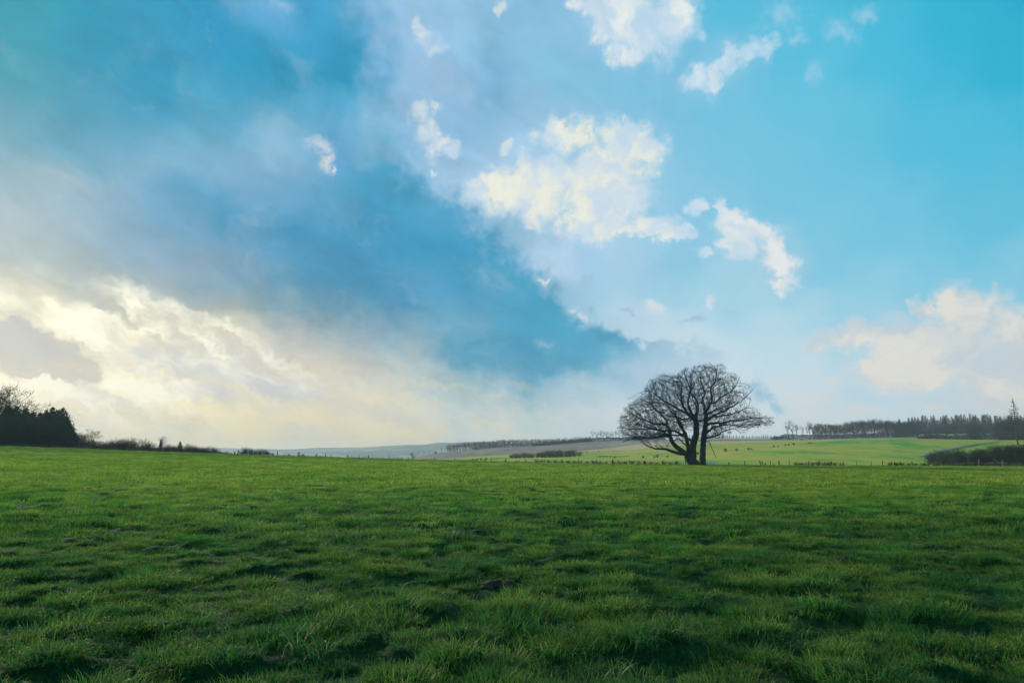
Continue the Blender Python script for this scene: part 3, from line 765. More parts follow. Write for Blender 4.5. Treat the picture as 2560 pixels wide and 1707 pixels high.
# ---------------------------------------------------------------- the great oak
TX, TYV = 1150, 1325                 # trunk foot in the zoomed crop (crop pixel = 1/4.704 photo pixel)
DO = 110.0
MS = DO / F / 4.704 * 1.0
def oak_m(X, Y, d=0.0): return np.array([(X - TX) * MS, d, (TYV - Y) * MS])
LIMBS = [
 # name, parent key, list of (X, Y, depth), r0, r1
 ('L',  None, [(1108,1335,0),(1095,1290,0),(1065,1235,.1),(1045,1200,.1)], .86, .74),
 ('L1', 'L',  [(1045,1200,.1),(1000,1180,-.2),(900,1172,-.8),(840,1150,-1.2),(780,1137,-1.5),(700,1128,-2),(640,1132,-2.3),(560,1110,-2.8),(510,1088,-3),(485,1070,-3.2)], .34, .06),
 ('L2', 'L',  [(1045,1200,.1),(985,1155,.5),(930,1105,1),(890,1050,1.5),(875,985,1.8)], .42, .33),
 ('L2a','L2', [(875,985,1.8),(800,955,2.2),(720,970,2.8),(650,985,3.2),(560,975,3.6),(480,992,4),(400,1005,4.2),(340,1040,4.4)], .27, .05),
 ('L2b','L2', [(875,985,1.8),(862,900,1.2),(830,832,.6),(770,820,.2),(700,822,0),(620,805,-.4),(540,780,-.8),(460,755,-1.2),(400,730,-1.5),(350,690,-1.8)], .27, .05),
 ('L2c','L2b',[(830,832,.6),(770,785,-.8),(700,740,-1.8),(640,692,-2.4),(600,640,-3),(560,600,-3.4),(500,590,-3.8),(450,555,-4)], .18, .05),
 ('L2d','L2', [(875,985,1.8),(760,900,3),(660,880,4),(560,870,5),(440,880,5.5),(360,850,6),(290,870,6.2)], .20, .04),
 ('L3', 'L',  [(1050,1215,.1),(1035,1130,-.6),(1020,1050,-1),(1000,950,-1.4),(950,890,-1.8),(905,850,-2.2),(890,790,-2.6),(850,740,-3),(790,700,-3.4)], .38, .12),
 ('L3a','L3', [(1000,950,-1.4),(940,960,-2.6),(850,940,-4),(760,930,-5),(640,930,-5.6),(520,900,-6.2),(420,870,-6.6),(330,830,-7)], .20, .05),
 ('L4', 'L',  [(1095,1260,0),(1105,1180,.2),(1115,1080,.4),(1150,985,.5),(1160,900,.5),(1160,830,.4),(1140,755,.3)], .62, .42),
 ('L4a','L4', [(1140,755,.3),(1090,735,-.4),(1040,718,-1),(990,670,-1.6),(955,620,-2),(930,560,-2.3),(930,500,-2.6),(950,430,-2.8),(945,370,-3),(900,310,-3.2)], .30, .05),
 ('L4b','L4a',[(1040,718,-1),(960,680,.4),(900,620,1.4),(850,575,2.2),(800,530,2.8),(740,480,3.2),(690,445,3.6),(620,420,4)], .22, .05),
 ('L4c','L4', [(1140,755,.3),(1110,680,.8),(1090,610,1.2),(1095,540,1.5),(1110,470,1.8),(1140,400,2),(1120,320,2.3),(1090,250,2.5),(1080,180,2.6)], .26, .04),
 ('L4d','L4', [(1140,755,.3),(1160,680,-1),(1140,600,-2),(1060,520,-3),(1030,440,-3.6),(1010,360,-4.2),(1030,290,-4.6)], .20, .04),
 ('L4e','L4', [(1150,800,.4),(1190,720,2),(1220,640,3.5),(1240,560,4.6),(1230,460,5.4),(1200,360,6),(1190,280,6.2)], .22, .04),
 ('L4f','L4', [(1140,755,.3),(1040,760,2.6),(960,720,4.4),(880,690,5.6),(800,640,6.4),(740,580,7)], .20, .04),
 ('R',  None, [(1212,1335,.3),(1213,1280,.3),(1222,1150,.3),(1240,1000,.2),(1262,880,.1),(1272,760,0),(1262,690,-.2)], .56, .32),
 ('Ra', 'R',  [(1262,690,-.2),(1300,630,-.6),(1330,570,-1),(1312,500,-1.2),(1310,440,-1.4),(1345,360,-1.6),(1360,270,-1.8),(1400,180,-2)], .22, .04),
 ('Rb', 'R',  [(1262,690,-.2),(1240,620,.6),(1250,540,1.4),(1290,450,2),(1285,350,2.6),(1275,250,3),(1300,180,3.2)], .20, .04),
 ('Rc', 'Ra', [(1310,620,-.6),(1390,580,-1.8),(1450,520,-2.8),(1500,480,-3.4),(1550,400,-4),(1590,320,-4.2)], .17, .04),
 ('Rd', 'R',  [(1270,740,0),(1330,700,1),(1400,665,2),(1480,630,3),(1560,605,3.6),(1640,590,4),(1690,520,4.4),(1740,440,4.6)], .20, .04),
 ('Re', 'R',  [(1266,850,.1),(1330,815,-.6),(1400,815,-1.2),(1470,810,-1.8),(1550,790,-2.4),(1620,775,-2.8),(1700,760,-3.2),(1790,765,-3.6),(1880,785,-4)], .20, .04),
 ('Rf', 'R',  [(1250,960,.2),(1310,905,1),(1380,870,1.8),(1450,850,2.4),(1530,840,3),(1620,850,3.4),(1710,850,3.8),(1800,860,4.2),(1880,880,4.5),(1960,858,4.8)], .22, .04),
 ('Rg', 'R',  [(1240,1010,.2),(1310,980,-1),(1390,950,-2.2),(1450,925,-3),(1500,905,-3.6),(1540,930,-4),(1565,960,-4.2)], .15, .04),
 ('Rh', 'R',  [(1270,780,0),(1340,765,-1.6),(1420,755,-3),(1480,745,-4),(1540,720,-4.8),(1600,690,-5.4),(1690,680,-6)], .18, .04),
 ('Ri', 'R',  [(1236,1070,.2),(1290,1040,1),(1340,1060,1.8),(1370,1100,2.2),(1400,1130,2.6),(1415,1180,2.9),(1440,1228,3.2)], .10, .03),
 ('Rj', 'R',  [(1268,800,0),(1200,790,1.2),(1130,760,2.4),(1050,790,3.6),(980,800,4.6),(900,770,5.4)], .17, .04),
 ('Rk', 'R',  [(1270,760,0),(1330,700,3),(1390,640,5),(1450,560,6.2),(1500,480,6.8)], .17, .04),
 ('L5', 'L4', [(1130,1040,.4),(1060,985,1.6),(990,965,2.8),(900,945,4),(800,930,5),(700,945,6),(600,935,6.8)], .20, .04),
 ('L6', 'L3', [(1028,1090,-.7),(960,1040,-1.6),(900,1010,-2.6),(820,1040,-3.6),(770,1060,-4),(720,1100,-4.4)], .13, .03),
 ('L7', 'L3', [(990,930,-1.4),(930,820,-3),(870,760,-4.4),(800,700,-5.6),(700,650,-6.6),(600,600,-7)], .19, .04),
 ('L8', 'L4', [(1160,850,.4),(1090,790,-1.5),(1000,740,-3.4),(920,660,-5),(850,560,-6.2),(800,460,-6.8)], .21, .04),
 ('Rm', 'R',  [(1266,820,0),(1350,740,-2.4),(1440,690,-4.2),(1530,640,-5.6),(1600,560,-6.4),(1660,480,-6.8)], .19, .04),
 ('Rl', 'R',  [(1240,1010,.2),(1330,1010,3),(1440,1000,5),(1560,980,6.4),(1660,960,7)], .14, .04),
]
SIL = np.array([(235,870),(330,640),(440,545),(500,440),(570,400),(740,290),(870,275),(1000,230),(1080,150),(1250,165),(1400,150),(1470,190),(1560,280),(1645,330),(1680,420),(1750,430),
                (1790,580),(1700,660),(1760,700),(1900,745),(2005,850),(1850,905),(1620,895),(1570,970),(1450,1010),(1400,1080),(1290,1060),(1180,930),(1000,900),(800,1010),(620,1020),(400,1060),(330,1040),(250,930)], float)

def inside(poly, x, y):
    r = np.zeros(len(x), bool); n = len(poly)
    for i in range(n):
        x1, y1 = poly[i]; x2, y2 = poly[(i + 1) % n]
        c = ((y1 > y) != (y2 > y)) & (x < (x2 - x1) * (y - y1) / (y2 - y1 + 1e-9) + x1)
        r ^= c
    return r

def colonize(P, parent, fixed_r, attr, step, infl, kill, iters, r, grav=0.0):
    P = list(P); parent = list(parent)
    arr = np.array(P)
    near_d = np.full(len(attr), 1e9); near_i = np.zeros(len(attr), int)
    def upd(lo):
        A = np.array(P[lo:])
        for s in range(0, len(attr), 2000):
            d = ((attr[s:s + 2000, None] - A[None]) ** 2).sum(-1)
            m = d.min(1); j = d.argmin(1) + lo
            b = m < near_d[s:s + 2000]
            near_d[s:s + 2000][b] = m[b]; near_i[s:s + 2000][b] = j[b]
    upd(0)
    alive = np.ones(len(attr), bool)
    for it in range(iters):
        act = alive & (near_d < infl ** 2)
        if not act.any(): break
        ids = near_i[act]; PP = np.array(P)
        dv = unit(attr[act] - PP[ids])
        un, inv = np.unique(ids, return_inverse=True)
        S = np.zeros((len(un), 3)); np.add.at(S, inv, dv)
        S = unit(unit(S) + r.normal(0, 0.13, S.shape) + np.array([0, 0, grav]) + 0.6 * unit(PP[un] - np.array([0.3, 0, 3.6])))
        lo = len(P); newp = PP[un] + S * step
        ok = np.ones(len(newp), bool)
        for k in range(len(newp)):
            P.append(newp[k]); parent.append(int(un[k]))
        upd(lo)
        alive &= near_d > kill ** 2
        # nodes that no longer reach anything: drop attractors that stall
        if it > 6: alive &= ~((near_i < lo - 6000) & (near_d < infl ** 2) & (r.uniform(0, 1, len(attr)) < 0.02))
    return np.array(P), np.array(parent)

def build_oak():
    r = np.random.default_rng(12)
    P = []; parent = []; rad = []; key = {}
    def nearest(k, q):
        ids = key[k]; A = np.array([P[i] for i in ids]); return ids[int(((A - q) ** 2).sum(1).argmin())]
    for nm, par, pts, r0, r1 in LIMBS:
        C = np.array([oak_m(*p) for p in pts])
        # densify with a smooth curve plus gnarled wobble
        seg = np.r_[0, np.cumsum(np.linalg.norm(np.diff(C, axis=0), axis=1))]
        n = max(4, int(seg[-1] / 0.30)); s = np.linspace(0, seg[-1], n)
        Q = np.stack([np.interp(s, seg, C[:, k]) for k in range(3)], 1)
        if n > 6:
            K = np.array([1, 2, 1]) / 4
            for k in range(3): Q[1:-1, k] = np.convolve(Q[:, k], K, 'valid')
        w = 0.10 * (1 - 0.6 * (r0 > 0.3)) 
        off = np.cumsum(r.normal(0, w, Q.shape), 0); off -= np.linspace(0, 1, n)[:, None] * off[-1]; off[0] = 0
        Q = Q + off * 0.6
        rr = r0 + (r1 - r0) * np.linspace(0, 1, n) ** 0.85
        prev = -1 if par is None else nearest(par, Q[0])
        ids = []
        for k in range(n):
            P.append(Q[k]); parent.append(prev); rad.append(rr[k]); prev = len(P) - 1; ids.append(prev)
        key[nm] = ids
    nf = len(P)
    # attractors fill the crown
    X = r.uniform(230, 2010, 90000); Yp = r.uniform(140, 1090, 90000)
    cs = np.array([1130, 720.]); w0 = np.arctan2(Yp - cs[1], X - cs[0]); sc0 = 1.0 + (fbm(w0 * 4.5 + 9, w0 * 0, 3, 66) - .5) * .34; m = inside(cs + (SIL - cs) * np.array([.925, .94]), cs[0] + (X - cs[0]) / sc0, cs[1] + (Yp - cs[1]) / sc0); X, Yp = X[m], Yp[m]
    # distance to silhouette centre line sets the depth
    x = (X - TX) * MS; z = (TYV - Yp) * MS
    zc = 7.5; ex = x / 12.2; ez = np.where(z > zc, (z - zc) / 9.0, (z - zc) / 5.5)
    e = np.clip(1 - ex ** 2 - ez ** 2, 0.03, 1)
    dm = 7.6 * np.sqrt(e)
    d = r.uniform(-1, 1, len(x)) * dm
    rho = 1 - e + (d / 9.0) ** 2
    lob = fbm(x / 2.4 + 5, z / 2.2 + d / 3.0, 2, 77) * .6 + vnoise(x / 2.0, d / 2.2, 78) * .4
    keep = (r.uniform(0, 1, len(x)) < 0.75 + 0.25 * np.clip(rho, 0, 1)) & (r.uniform(0, 1, len(x)) < np.clip((lob - 0.34) * 5, 0.22, 1))
    lowleft = (z < 3.8) & (r.uniform(0, 1, len(x)) < .5)
    keep &= ~lowleft
    A = np.stack([x, d, z], 1)[keep]
    A = A[r.permutation(len(A))[:9600]]
    PP, par = colonize(P, parent, None, A, 0.30, 2.6, 0.50, 220, r, 0.05)
    n = len(PP)
    children = [[] for _ in range(n)]
    for i in range(n):
        if par[i] >= 0: children[par[i]].append(i)
    # pipe model radii
    R = np.zeros(n); order = np.arange(n)[::-1]
    acc = np.zeros(n)
    E = 2.12; tip = 0.0135
    for i in order:
        R[i] = max(acc[i], tip ** E) ** (1 / E)
        if par[i] >= 0: acc[par[i]] += R[i] ** E
    R = np.minimum(R, 0.16)
    for i in range(nf): R[i] = max(rad[i], min(R[i], rad[i] * 1.3))
    tan = np.zeros_like(PP)
    for i in range(n):
        d0 = PP[i] - PP[par[i]] if par[i] >= 0 else np.array([0, 0, 1.0])
        if children[i]:
            c = max(children[i], key=lambda k: R[k]); d0 = unit(d0) + unit(PP[c] - PP[i])
        tan[i] = unit(d0)
    e_i = np.array([i for i in range(n) if par[i] >= 0]); e_p = par[e_i]
    rA = np.minimum(R[e_p], R[e_i] * 1.25); rB = R[e_i]
    trunk = MB(); crown = MB()
    tr = e_i < nf
    big = rB > 0.09
    for sel, nn, mb in ((tr & big, 10, trunk), (tr & ~big, 6, crown), (~tr & (rB > 0.035), 5, crown), (~tr & (rB <= 0.035), 3, crown)):
        if sel.any(): mb.add(*frusta(PP[e_p[sel]], tan[e_p[sel]], rA[sel], PP[e_i[sel]], tan[e_i[sel]], rB[sel], nn))
    # fine twigs at the ends and along thin branches
    thin = np.where((R < 0.045) & (np.arange(n) >= nf))[0]
    T0 = []; T1 = []
    for rep in range(5):
        s = thin[r.uniform(0, 1, len(thin)) < (1.0 if rep < 2 else 0.7)]
        a = unit(tan[s] * 0.7 + unit(PP[s] - np.array([0.3, 0, 4.0])) * .45 + r.normal(0, 0.5, (len(s), 3))); ln = r.uniform(.25, .68, len(s))[:, None]
        b = PP[s] + a * ln
        T0.append(PP[s]); T1.append(b)
        a2 = unit(a + r.normal(0, 0.5, a.shape)); mid = PP[s] + a * ln * 0.5
        T0.append(mid); T1.append(mid + a2 * ln * 0.6)
    T0 = np.concatenate(T0); T1 = np.concatenate(T1); t = T1 - T0
    crown.add(*frusta(T0, t, np.full(len(T0), .0085), T1, t, np.full(len(T0), .003), 3))
    # root flare
    for (cx, cy, rr) in ((oak_m(1108, 1325)[0], 0, .78), (oak_m(1212, 1325)[0], .3, .52)):
        for k in range(7):
            a = k * 0.9 + r.uniform(-.2, .2); c, s = math.cos(a), math.sin(a)
            trunk.path([(cx + c * rr * .55, cy + s * rr * .55, .9), (cx + c * rr * .85, cy + s * rr * .85, .35), (cx + c * rr * 1.25, cy + s * rr * 1.2, .02), (cx + c * rr * 1.7, cy + s * rr * 1.6, -.2)], [rr * .30, rr * .34, rr * .30, rr * .15], 8)
    foot = at(1500 + TX / 4.704, 1162, DO)
    x0, y0 = float(foot[0]), DO
    z0 = float(Z(np.array(x0), np.array(y0)))
    root = obj('oak_tree', None); root.location = (x0, y0, z0 - 0.08)
    tag(root, 'huge spreading leafless oak with two trunks standing alone at the meadow edge', 'tree')
    a = obj('trunk', trunk.build('trunk', M_oak, True), root); b = obj('crown', crown.build('crown', M_twig), root)
    print('oak nodes', n)
    return x0, y0, z0
OAK = build_oak()

# ---------------------------------------------------------------- prototypes of smaller trees (unit height)
def grow(mb, tw, p, d, ln, rad, depth, r, spread=0.55, up=0.15, twist=0.25, kids=(2, 3), nseg=4, sides=(6, 4, 3, 3, 3, 3), lvl=0, ratio=0.68):
    pts = [p.copy()]; rr = [rad]
    for s in range(nseg):
        d = unit(d + r.normal(0, twist, 3) * 0.5 + np.array([0, 0, up * 0.4]))
        p = p + d * ln / nseg; pts.append(p.copy()); rr.append(rad * (1 - 0.45 * (s + 1) / nseg))
    (mb if lvl == 0 else tw).path(pts, rr, sides[min(lvl, 5)])
    if depth == 0: return
    for k in range(r.integers(kids[0], kids[1] + 1)):
        f = r.uniform(0.35, 1.0) if k else 1.0
        q = pts[int(round(f * nseg))]
        a = unit(r.normal(0, 1, 3)); a = unit(np.cross(d, a))
        nd = unit(d * (1 - spread * 0.5) + a * spread * r.uniform(.6, 1.3) + np.array([0, 0, up]))
        grow(mb, tw, q, nd, ln * ratio * r.uniform(.8, 1.15), max(rad * 0.60, 0.0027), depth - 1, r, spread, up, twist, kids, max(2, nseg - 1), sides, lvl + 1, ratio)

def proto_bare(seed, trunk_h=0.3, spread=0.6, depth=6, ratio=0.7, up=0.12, nb=5, rad=0.02, twig_r=0.0, kids=(2, 3)):
    r = np.random.default_rng(seed); tr = MB(); tw = MB()
    pts = [np.zeros(3)]; d = np.array([0, 0, 1.0]); n = 6
    for s in range(n):
        d = unit(d + r.normal(0, .08, 3)); pts.append(pts[-1] + d * (trunk_h + 0.25) / n)
    tr.path(pts, np.linspace(rad, rad * .55, n + 1), 7)
    for k in range(nb):
        f = r.uniform(trunk_h / (trunk_h + .25), 1); q = pts[int(f * n)]
        a = k * 2.4 + r.uniform(-.4, .4)
        nd = unit(np.array([math.cos(a) * spread, math.sin(a) * spread, r.uniform(.5, 1.0)]))
        grow(tw, tw, q, nd, r.uniform(.20, .27), rad * .42, depth - 2, r, spread * .9, up, .35, kids, 3, ratio=ratio)
    V = np.concatenate(tw.V); zt = np.percentile(V[:, 2], 99.7)
    s = 1 / zt
    tr.V = [v * s for v in tr.V]; tw.V = [v * s for v in tw.V]
    return tr, tw

def scatter_quads(C, size, r, aspect=1.0, flat=0.0):
    n = len(C)
    a = unit(r.normal(0, 1, (n, 3))); 
    b = unit(np.cross(a, r.normal(0, 1, (n, 3))))
    a = a * (size * r.uniform(.5, 1.2, n))[:, None]; b = b * (size * aspect * r.uniform(.4, 1, n))[:, None]
    V = np.stack([C - a, C + b * .8, C + a, C - b], 1)
    return V.reshape(-1, 3), np.arange(4 * n).reshape(-1, 4)

def proto_conifer(seed, width=0.24, levels=20, base=0.06, droop=0.25, dens=1.0, gap=0.12, qs=0.022, br=1.0):
    r = np.random.default_rng(seed); tr = MB(); tw = MB()
    h = np.linspace(0, 1, 10); lean = r.normal(0, .01, 2)
    tr.path([(lean[0] * z, lean[1] * z, z) for z in h], 0.016 * (1 - h * .93), 7)
    C = []
    for l in range(levels):
        z = base + (1 - base) * (l / levels) ** 0.95
        w = width * (1 - ((z - base) / (1 - base)) ** 1.25) * r.uniform(.80, 1.15) + 0.012
        nb = int(max(4, 9 * dens * (1 - z * .5)))
        for k in range(nb):
            if r.uniform() < gap: continue
            a = 6.283 * k / nb + r.uniform(-.35, .35); ww = w * r.uniform(.75, 1.15)
            n = 4; pts = []
            for s in range(n + 1):
                f = s / n
                pts.append(np.array([math.cos(a) * ww * f, math.sin(a) * ww * f, z + (0.25 * f - f * f * (0.5 + droop)) * ww + r.normal(0, .002)]))
            tw.path(pts, np.linspace(.004, .0015, n + 1) * (1.3 - z) * br, 3)
            pts = np.array(pts)
            m = int(60 * dens * (ww / width) + 12)
            f = r.uniform(.12, 1.0, m); P = np.stack([np.interp(f, np.linspace(0, 1, n + 1), pts[:, c]) for c in range(3)], 1)
            side = np.array([-math.sin(a), math.cos(a), 0]) * (r.normal(0, .25, m) * ww * (1.1 - f * .7))[:, None]
            C.append(P + side + np.stack([np.zeros(m), np.zeros(m), -np.abs(r.normal(0, .012, m))], 1))
    C = np.concatenate(C)
    nd = MB(); nd.add(*scatter_quads(C, qs, r, 0.5))
    nd.add(*scatter_quads(np.array([[lean[0], lean[1], z] for z in np.linspace(.88, 1.0, 26)]) + r.normal(0, .004, (26, 3)), 0.010, r, .5))
    tw.add(np.concatenate(nd.V), np.concatenate([nd.P[4][0], nd.P[4][1]]))
    return tr, tw

def proto_bush(seed, wx=0.7, n=2600, size=0.030, twigs=60, lobes=7, fill=0.5):
    """unit height, about 2*wx wide"""
    r = np.random.default_rng(seed); st = MB(); fo = MB()
    L = [(r.uniform(-.55, .55) * wx, r.uniform(-.5, .5) * wx, r.uniform(.30, .62), r.uniform(.26, .40)) for _ in range(lobes)]
    C = []
    for (x, y, z, s) in L:
        m = n // lobes
        d = unit(r.normal(0, 1, (m, 3))); rr = s * (fill + (1 - fill) * r.uniform(0, 1, m) ** .5) * r.uniform(.85, 1.12, m)
        p = d * rr[:, None] * np.array([wx * 1.25, wx * 1.25, 1.0]) + np.array([x, y, z]); C.append(p)
    C = np.concatenate(C); C = C[C[:, 2] > 0.01]
    C[:, 2] *= 1 / np.percentile(C[:, 2], 99)
    fo.add(*scatter_quads(C, size, r, .5))
    for k in range(twigs):
        a = r.uniform(0, 6.283); t = C[r.integers(len(C))]
        q = t * r.uniform(.95, 1.12)
        fo.path([np.array([t[0] * .2, t[1] * .2, 0]), t * np.array([.6, .6, .5]), q], [.009, .006, .002], 3)
    for k in range(1):
        a = r.uniform(0, 6.283)
        st.path([(0, 0, -.03), (math.cos(a) * .1, math.sin(a) * .1, .2), (math.cos(a) * .25 * wx, math.sin(a) * .25 * wx, .5)], [.03, .022, .01], 5)
    return st, fo

def proto_twiggy(seed, wx=0.8, stems=40, depth=4, rad=.011, up=.1):
    """leafless shrub"""
    r = np.random.default_rng(seed); st = MB(); tw = MB()
    for k in range(stems):
        a = r.uniform(0, 6.283); sp = r.uniform(.1, .9) * wx
        d = unit(np.array([math.cos(a) * sp, math.sin(a) * sp, 1]))
        tgt = st if k < 1 else tw
        grow(tgt, tw, np.array([math.cos(a), math.sin(a), 0]) * (r.uniform(0, .12) if k else 0) * wx, d, r.uniform(.28, .40), rad, depth - 1, r, .6, up, .35, (2, 3), 3, ratio=.66)
    V = np.concatenate(tw.V); s = 1 / np.percentile(V[:, 2], 99.5)
    st.V = [v * s for v in st.V]; tw.V = [v * s for v in tw.V]
    return st, tw

PROTO = {}
def make_proto(name, kind, lab, mats, tw):
    t, c = tw
    PROTO[name] = (kind, t.build('trunk', mats[0], True), c.build('crown', mats[1]), lab)
for k in range(4): make_proto('broad%d' % k, 'bare_tree', 'tree', (M_bark, M_baretwig), proto_bare(20 + k, .26, .62, 6, .72, .12, 6, .021))
for k in range(4): make_proto('tall%d' % k, 'bare_tree', 'tree', (M_bark, M_baretwig), proto_bare(40 + k, .42, .34, 6, .66, .22, 6, .015))
for k in range(3): make_proto('olive%d' % k, 'bare_tree', 'tree', (M_bark, M_olivetwig), proto_bare(60 + k, .22, .7, 7, .74, .10, 7, .022))
make_proto('gold0', 'bare_tree', 'tree', (M_goldtwig, M_goldtwig), proto_bare(71, .25, .55, 7, .74, .12, 7, .016))
for k in range(4): make_proto('fir%d' % k, 'conifer_tree', 'tree', (M_bark, M_needle), proto_conifer(80 + k, [.30, .26, .34, .24][k], 24))
for k in range(4): make_proto('blue%d' % k, 'conifer_tree', 'tree', (M_bark, M_blueneedle), proto_conifer(90 + k, [.24, .20, .28, .22][k], 16, dens=.6))
make_proto('larch0', 'larch_tree', 'tree', (M_bark, M_baretwig), proto_conifer(99, .17, 15, .36, -.45, .45, .30, .011, 1.5))
for k in range(3): make_proto('bush%d' % k, 'bush', 'bush', (M_bark, M_leaf), proto_bush(110 + k))
for k in range(3): make_proto('dbush%d' % k, 'bush', 'bush', (M_bark, M_hedge), proto_bush(120 + k, .8, 3200, .028, 90))
for k in range(4): make_proto('twig%d' % k, 'bush', 'bush', (M_bark, M_purple), proto_twiggy(130 + k, .8 if k < 2 else .5))
for k in range(2): make_proto('crown%d' % k, 'bare_tree', 'tree', (M_bark, M_olivetwig), proto_bush(170 + k, .55, 5200, .020, 160, 11, .35))
for k in range(2): make_proto('otwig%d' % k, 'bush', 'bush', (M_bark, M_olivetwig), proto_twiggy(140 + k, .8, 30, 5))
for k in range(2): make_proto('bramble%d' % k, 'bramble_bush', 'bush', (M_bramble, M_bramble), proto_twiggy(150 + k, 1.3, 26, 4, .01, -.05))
for k in range(2): make_proto('drytuft%d' % k, 'dry_grass_clump', 'grass clump', (M_drygrass, M_drygrass), proto_twiggy(160 + k, .5, 34, 2, .01, .1))

def plant(proto, p, h, label, group=None, wide=1.0, rot=None, name=None, sink=0.03):
    kind, t, c, cat = PROTO[proto]
    root = bpy.data.objects.new(name or kind, None); col.objects.link(root)
    root.location = (float(p[0]), float(p[1]), float(p[2]) - sink * h)
    root.scale = (h * wide, h * wide, h)
    root.rotation_euler = (0, 0, random.uniform(0, 6.28) if rot is None else rot)
    pn = ('stems', 'top_growth') if kind in ('bush', 'bramble_bush', 'dry_grass_clump') else ('trunk', 'crown')  # the second part also carries most stems of the leafless shrubs
    obj(pn[0], t, root); obj(pn[1], c, root)
    tag(root, label, cat, group)
    return root
def height_px(px, y): return px / F * y      # photo pixels -> metres at distance y

ORD = ['first','second','third','fourth','fifth','sixth','seventh','eighth','ninth','tenth','eleventh','twelfth','thirteenth','fourteenth','fifteenth','sixteenth','seventeenth','eighteenth','nineteenth']
TENS = {2:'twenty',3:'thirty',4:'forty',5:'fifty',6:'sixty',7:'seventy',8:'eighty',9:'ninety'}
def ordinal(n):
    if n < 20: return ORD[n - 1]
    t, o = divmod(n, 10)
    if n >= 100: return 'hundred and ' + ordinal(n - 100) if n > 100 else 'hundredth'
    return (TENS[t][:-1] + 'ieth') if o == 0 else TENS[t] + '-' + ORD[o - 1]

# ---------------------------------------------------------------- left: dark firs and the hedge line running down from them
LG = 'dark firs of the small wood at left'
firs = [(-150,1000,190,'fir2'),(-95,990,186,'fir0'),(-40,1000,180,'fir2'),(8,1006,176,'fir0'),(30,1009,182,'fir2'),(54,1014,172,'fir1'),(72,1024,178,'fir0'),(90,1026,174,'fir3'),(106,1018,176,'fir1'),(121,1011,173,'fir0'),(134,1018,182,'fir2'),
        (146,1013,172,'fir0'),(160,1036,170,'fir0'),(172,1062,168,'fir2'),(14,1020,160,'fir1'),(44,1030,162,'fir0'),(82,1040,160,'fir2'),(112,1040,160,'fir0'),(138,1045,160,'fir1'),(182,1082,166,'fir3')]
infr = [f for f in firs if f[0] > -20]
seen = 0
for (u, vt, y, pr) in firs:
    g = land_at(u, y); top = at(u, vt, y)[2]
    if u > -20:
        seen += 1
        lab = '%s dark fir from the left among the firs at the left edge' % ordinal(sorted(f[0] for f in infr).index(u) + 1)
        if u == 182: lab = 'lowest fir, at the right end of the dark wood on the left'
        if u == 146: lab = 'pointed fir standing highest at the right end of the dark wood'
    else: lab = 'dark fir of the wood beyond the left edge'
    plant(pr, g, float(top - g[2]), lab, LG, 1.55)
for i, (u, y, vt, pr) in enumerate([(0,168,952,'olive2'),(36,172,988,'olive0'),(-30,174,965,'olive1')]):
    g = land_at(u, y); plant(pr, g, float(at(u, vt, y)[2] - g[2]), ['tallest leafless tree rising over the firs at the left edge', 'leafless tree with thin crown just right of the tallest one at left edge', 'leafless tree cut by the left edge behind the firs'][i], 'leafless trees above the firs', .95)
# undergrowth dark mass under the firs
for i, (u, vt, y) in enumerate([(10,1012,166),(48,1020,164),(84,1032,162),(132,1026,165)]):
    g = land_at(u, y); plant('dbush%d' % (i % 3), g, float(at(u, vt, y)[2] - g[2]), ['tall rounded evergreen filling the left edge below the bare trees', 'rounded evergreen between the left edge and the dip in the dark wood', 'rounded evergreen in the dip of the dark wood', 'rounded evergreen among the highest fir tops at right of the dark wood'][i], 'rounded evergreens in the dark wood at left', .62, name='evergreen_tree')['category'] = 'tree'
k = 0
for u in range(-30, 190, 13):
    k += 1; y = 156 + random.uniform(-2, 3); g = land_at(u, y); vt = np.interp(u, [-30, 60, 100, 150, 190], [1040, 1044, 1052, 1058, 1085]) + random.uniform(-5, 5)
    plant('dbush%d' % (k % 3), g, float(at(u, vt, y)[2] - g[2]), '%s dark evergreen shrub from the left under the dark firs' % ordinal(k), 'evergreen shrubs under the firs', 1.0)
k = 0
for u in range(-10, 215, 11):
    k += 1; y = 136 + random.uniform(-2, 3); g = land_at(u, y); v0 = 1116 + u * 0.036
    plant('bramble%d' % (k % 2), g, height_px(random.uniform(9, 15), y), '%s low red-brown bramble from the left in front of the firs' % ordinal(k), 'brambles along the left edge of the meadow', 1.2)
# two pale leaning stumps in front of the firs
def post(u, vt, y, tilt, wpx, label, mat, vb=None, name='fence_post', group='fence posts along the meadow edge', z=None):
    x0 = float(at(u, 1150, y)[0])
    zg = float(Z(np.array(x0), np.array(y))) if y <= FY else float(land_at(u, y)[2])
    h = float(at(u, vt, y)[2]) - zg
    w = wpx / F * y / 2
    mb = MB()
    n = 7; zz = np.array([-.25, 0, h * .25, h * .5, h * .75, h * .95, h])
    r = np.random.default_rng(int(u * 7)); bx = np.cumsum(r.normal(0, w * .12, n)); by = np.cumsum(r.normal(0, w * .12, n))
    rr = w * np.array([1.1, 1.05, 1, .97, .95, .92, .55]) * r.uniform(.92, 1.08, n)
    pts = np.stack([bx + tilt * zz, by, zz], 1)
    mb.path(pts, rr, 7)
    ring = pts[-1]; mb.add(np.concatenate([[ring + np.array([0, 0, .01])], mb.V[0][-7:]]), [(0, i + 1, (i + 1) % 7 + 1) for i in range(7)])
    o = obj(name, mb.build(name, mat)); o.location = (x0, y, zg)
    tag(o, label, 'post', group); return o
post(17, 1096, 130, .05, 3.5, 'short pale stump in front of the dark firs at the left edge', M_bark, name='tree_stump', group=None)['category'] = 'stump'

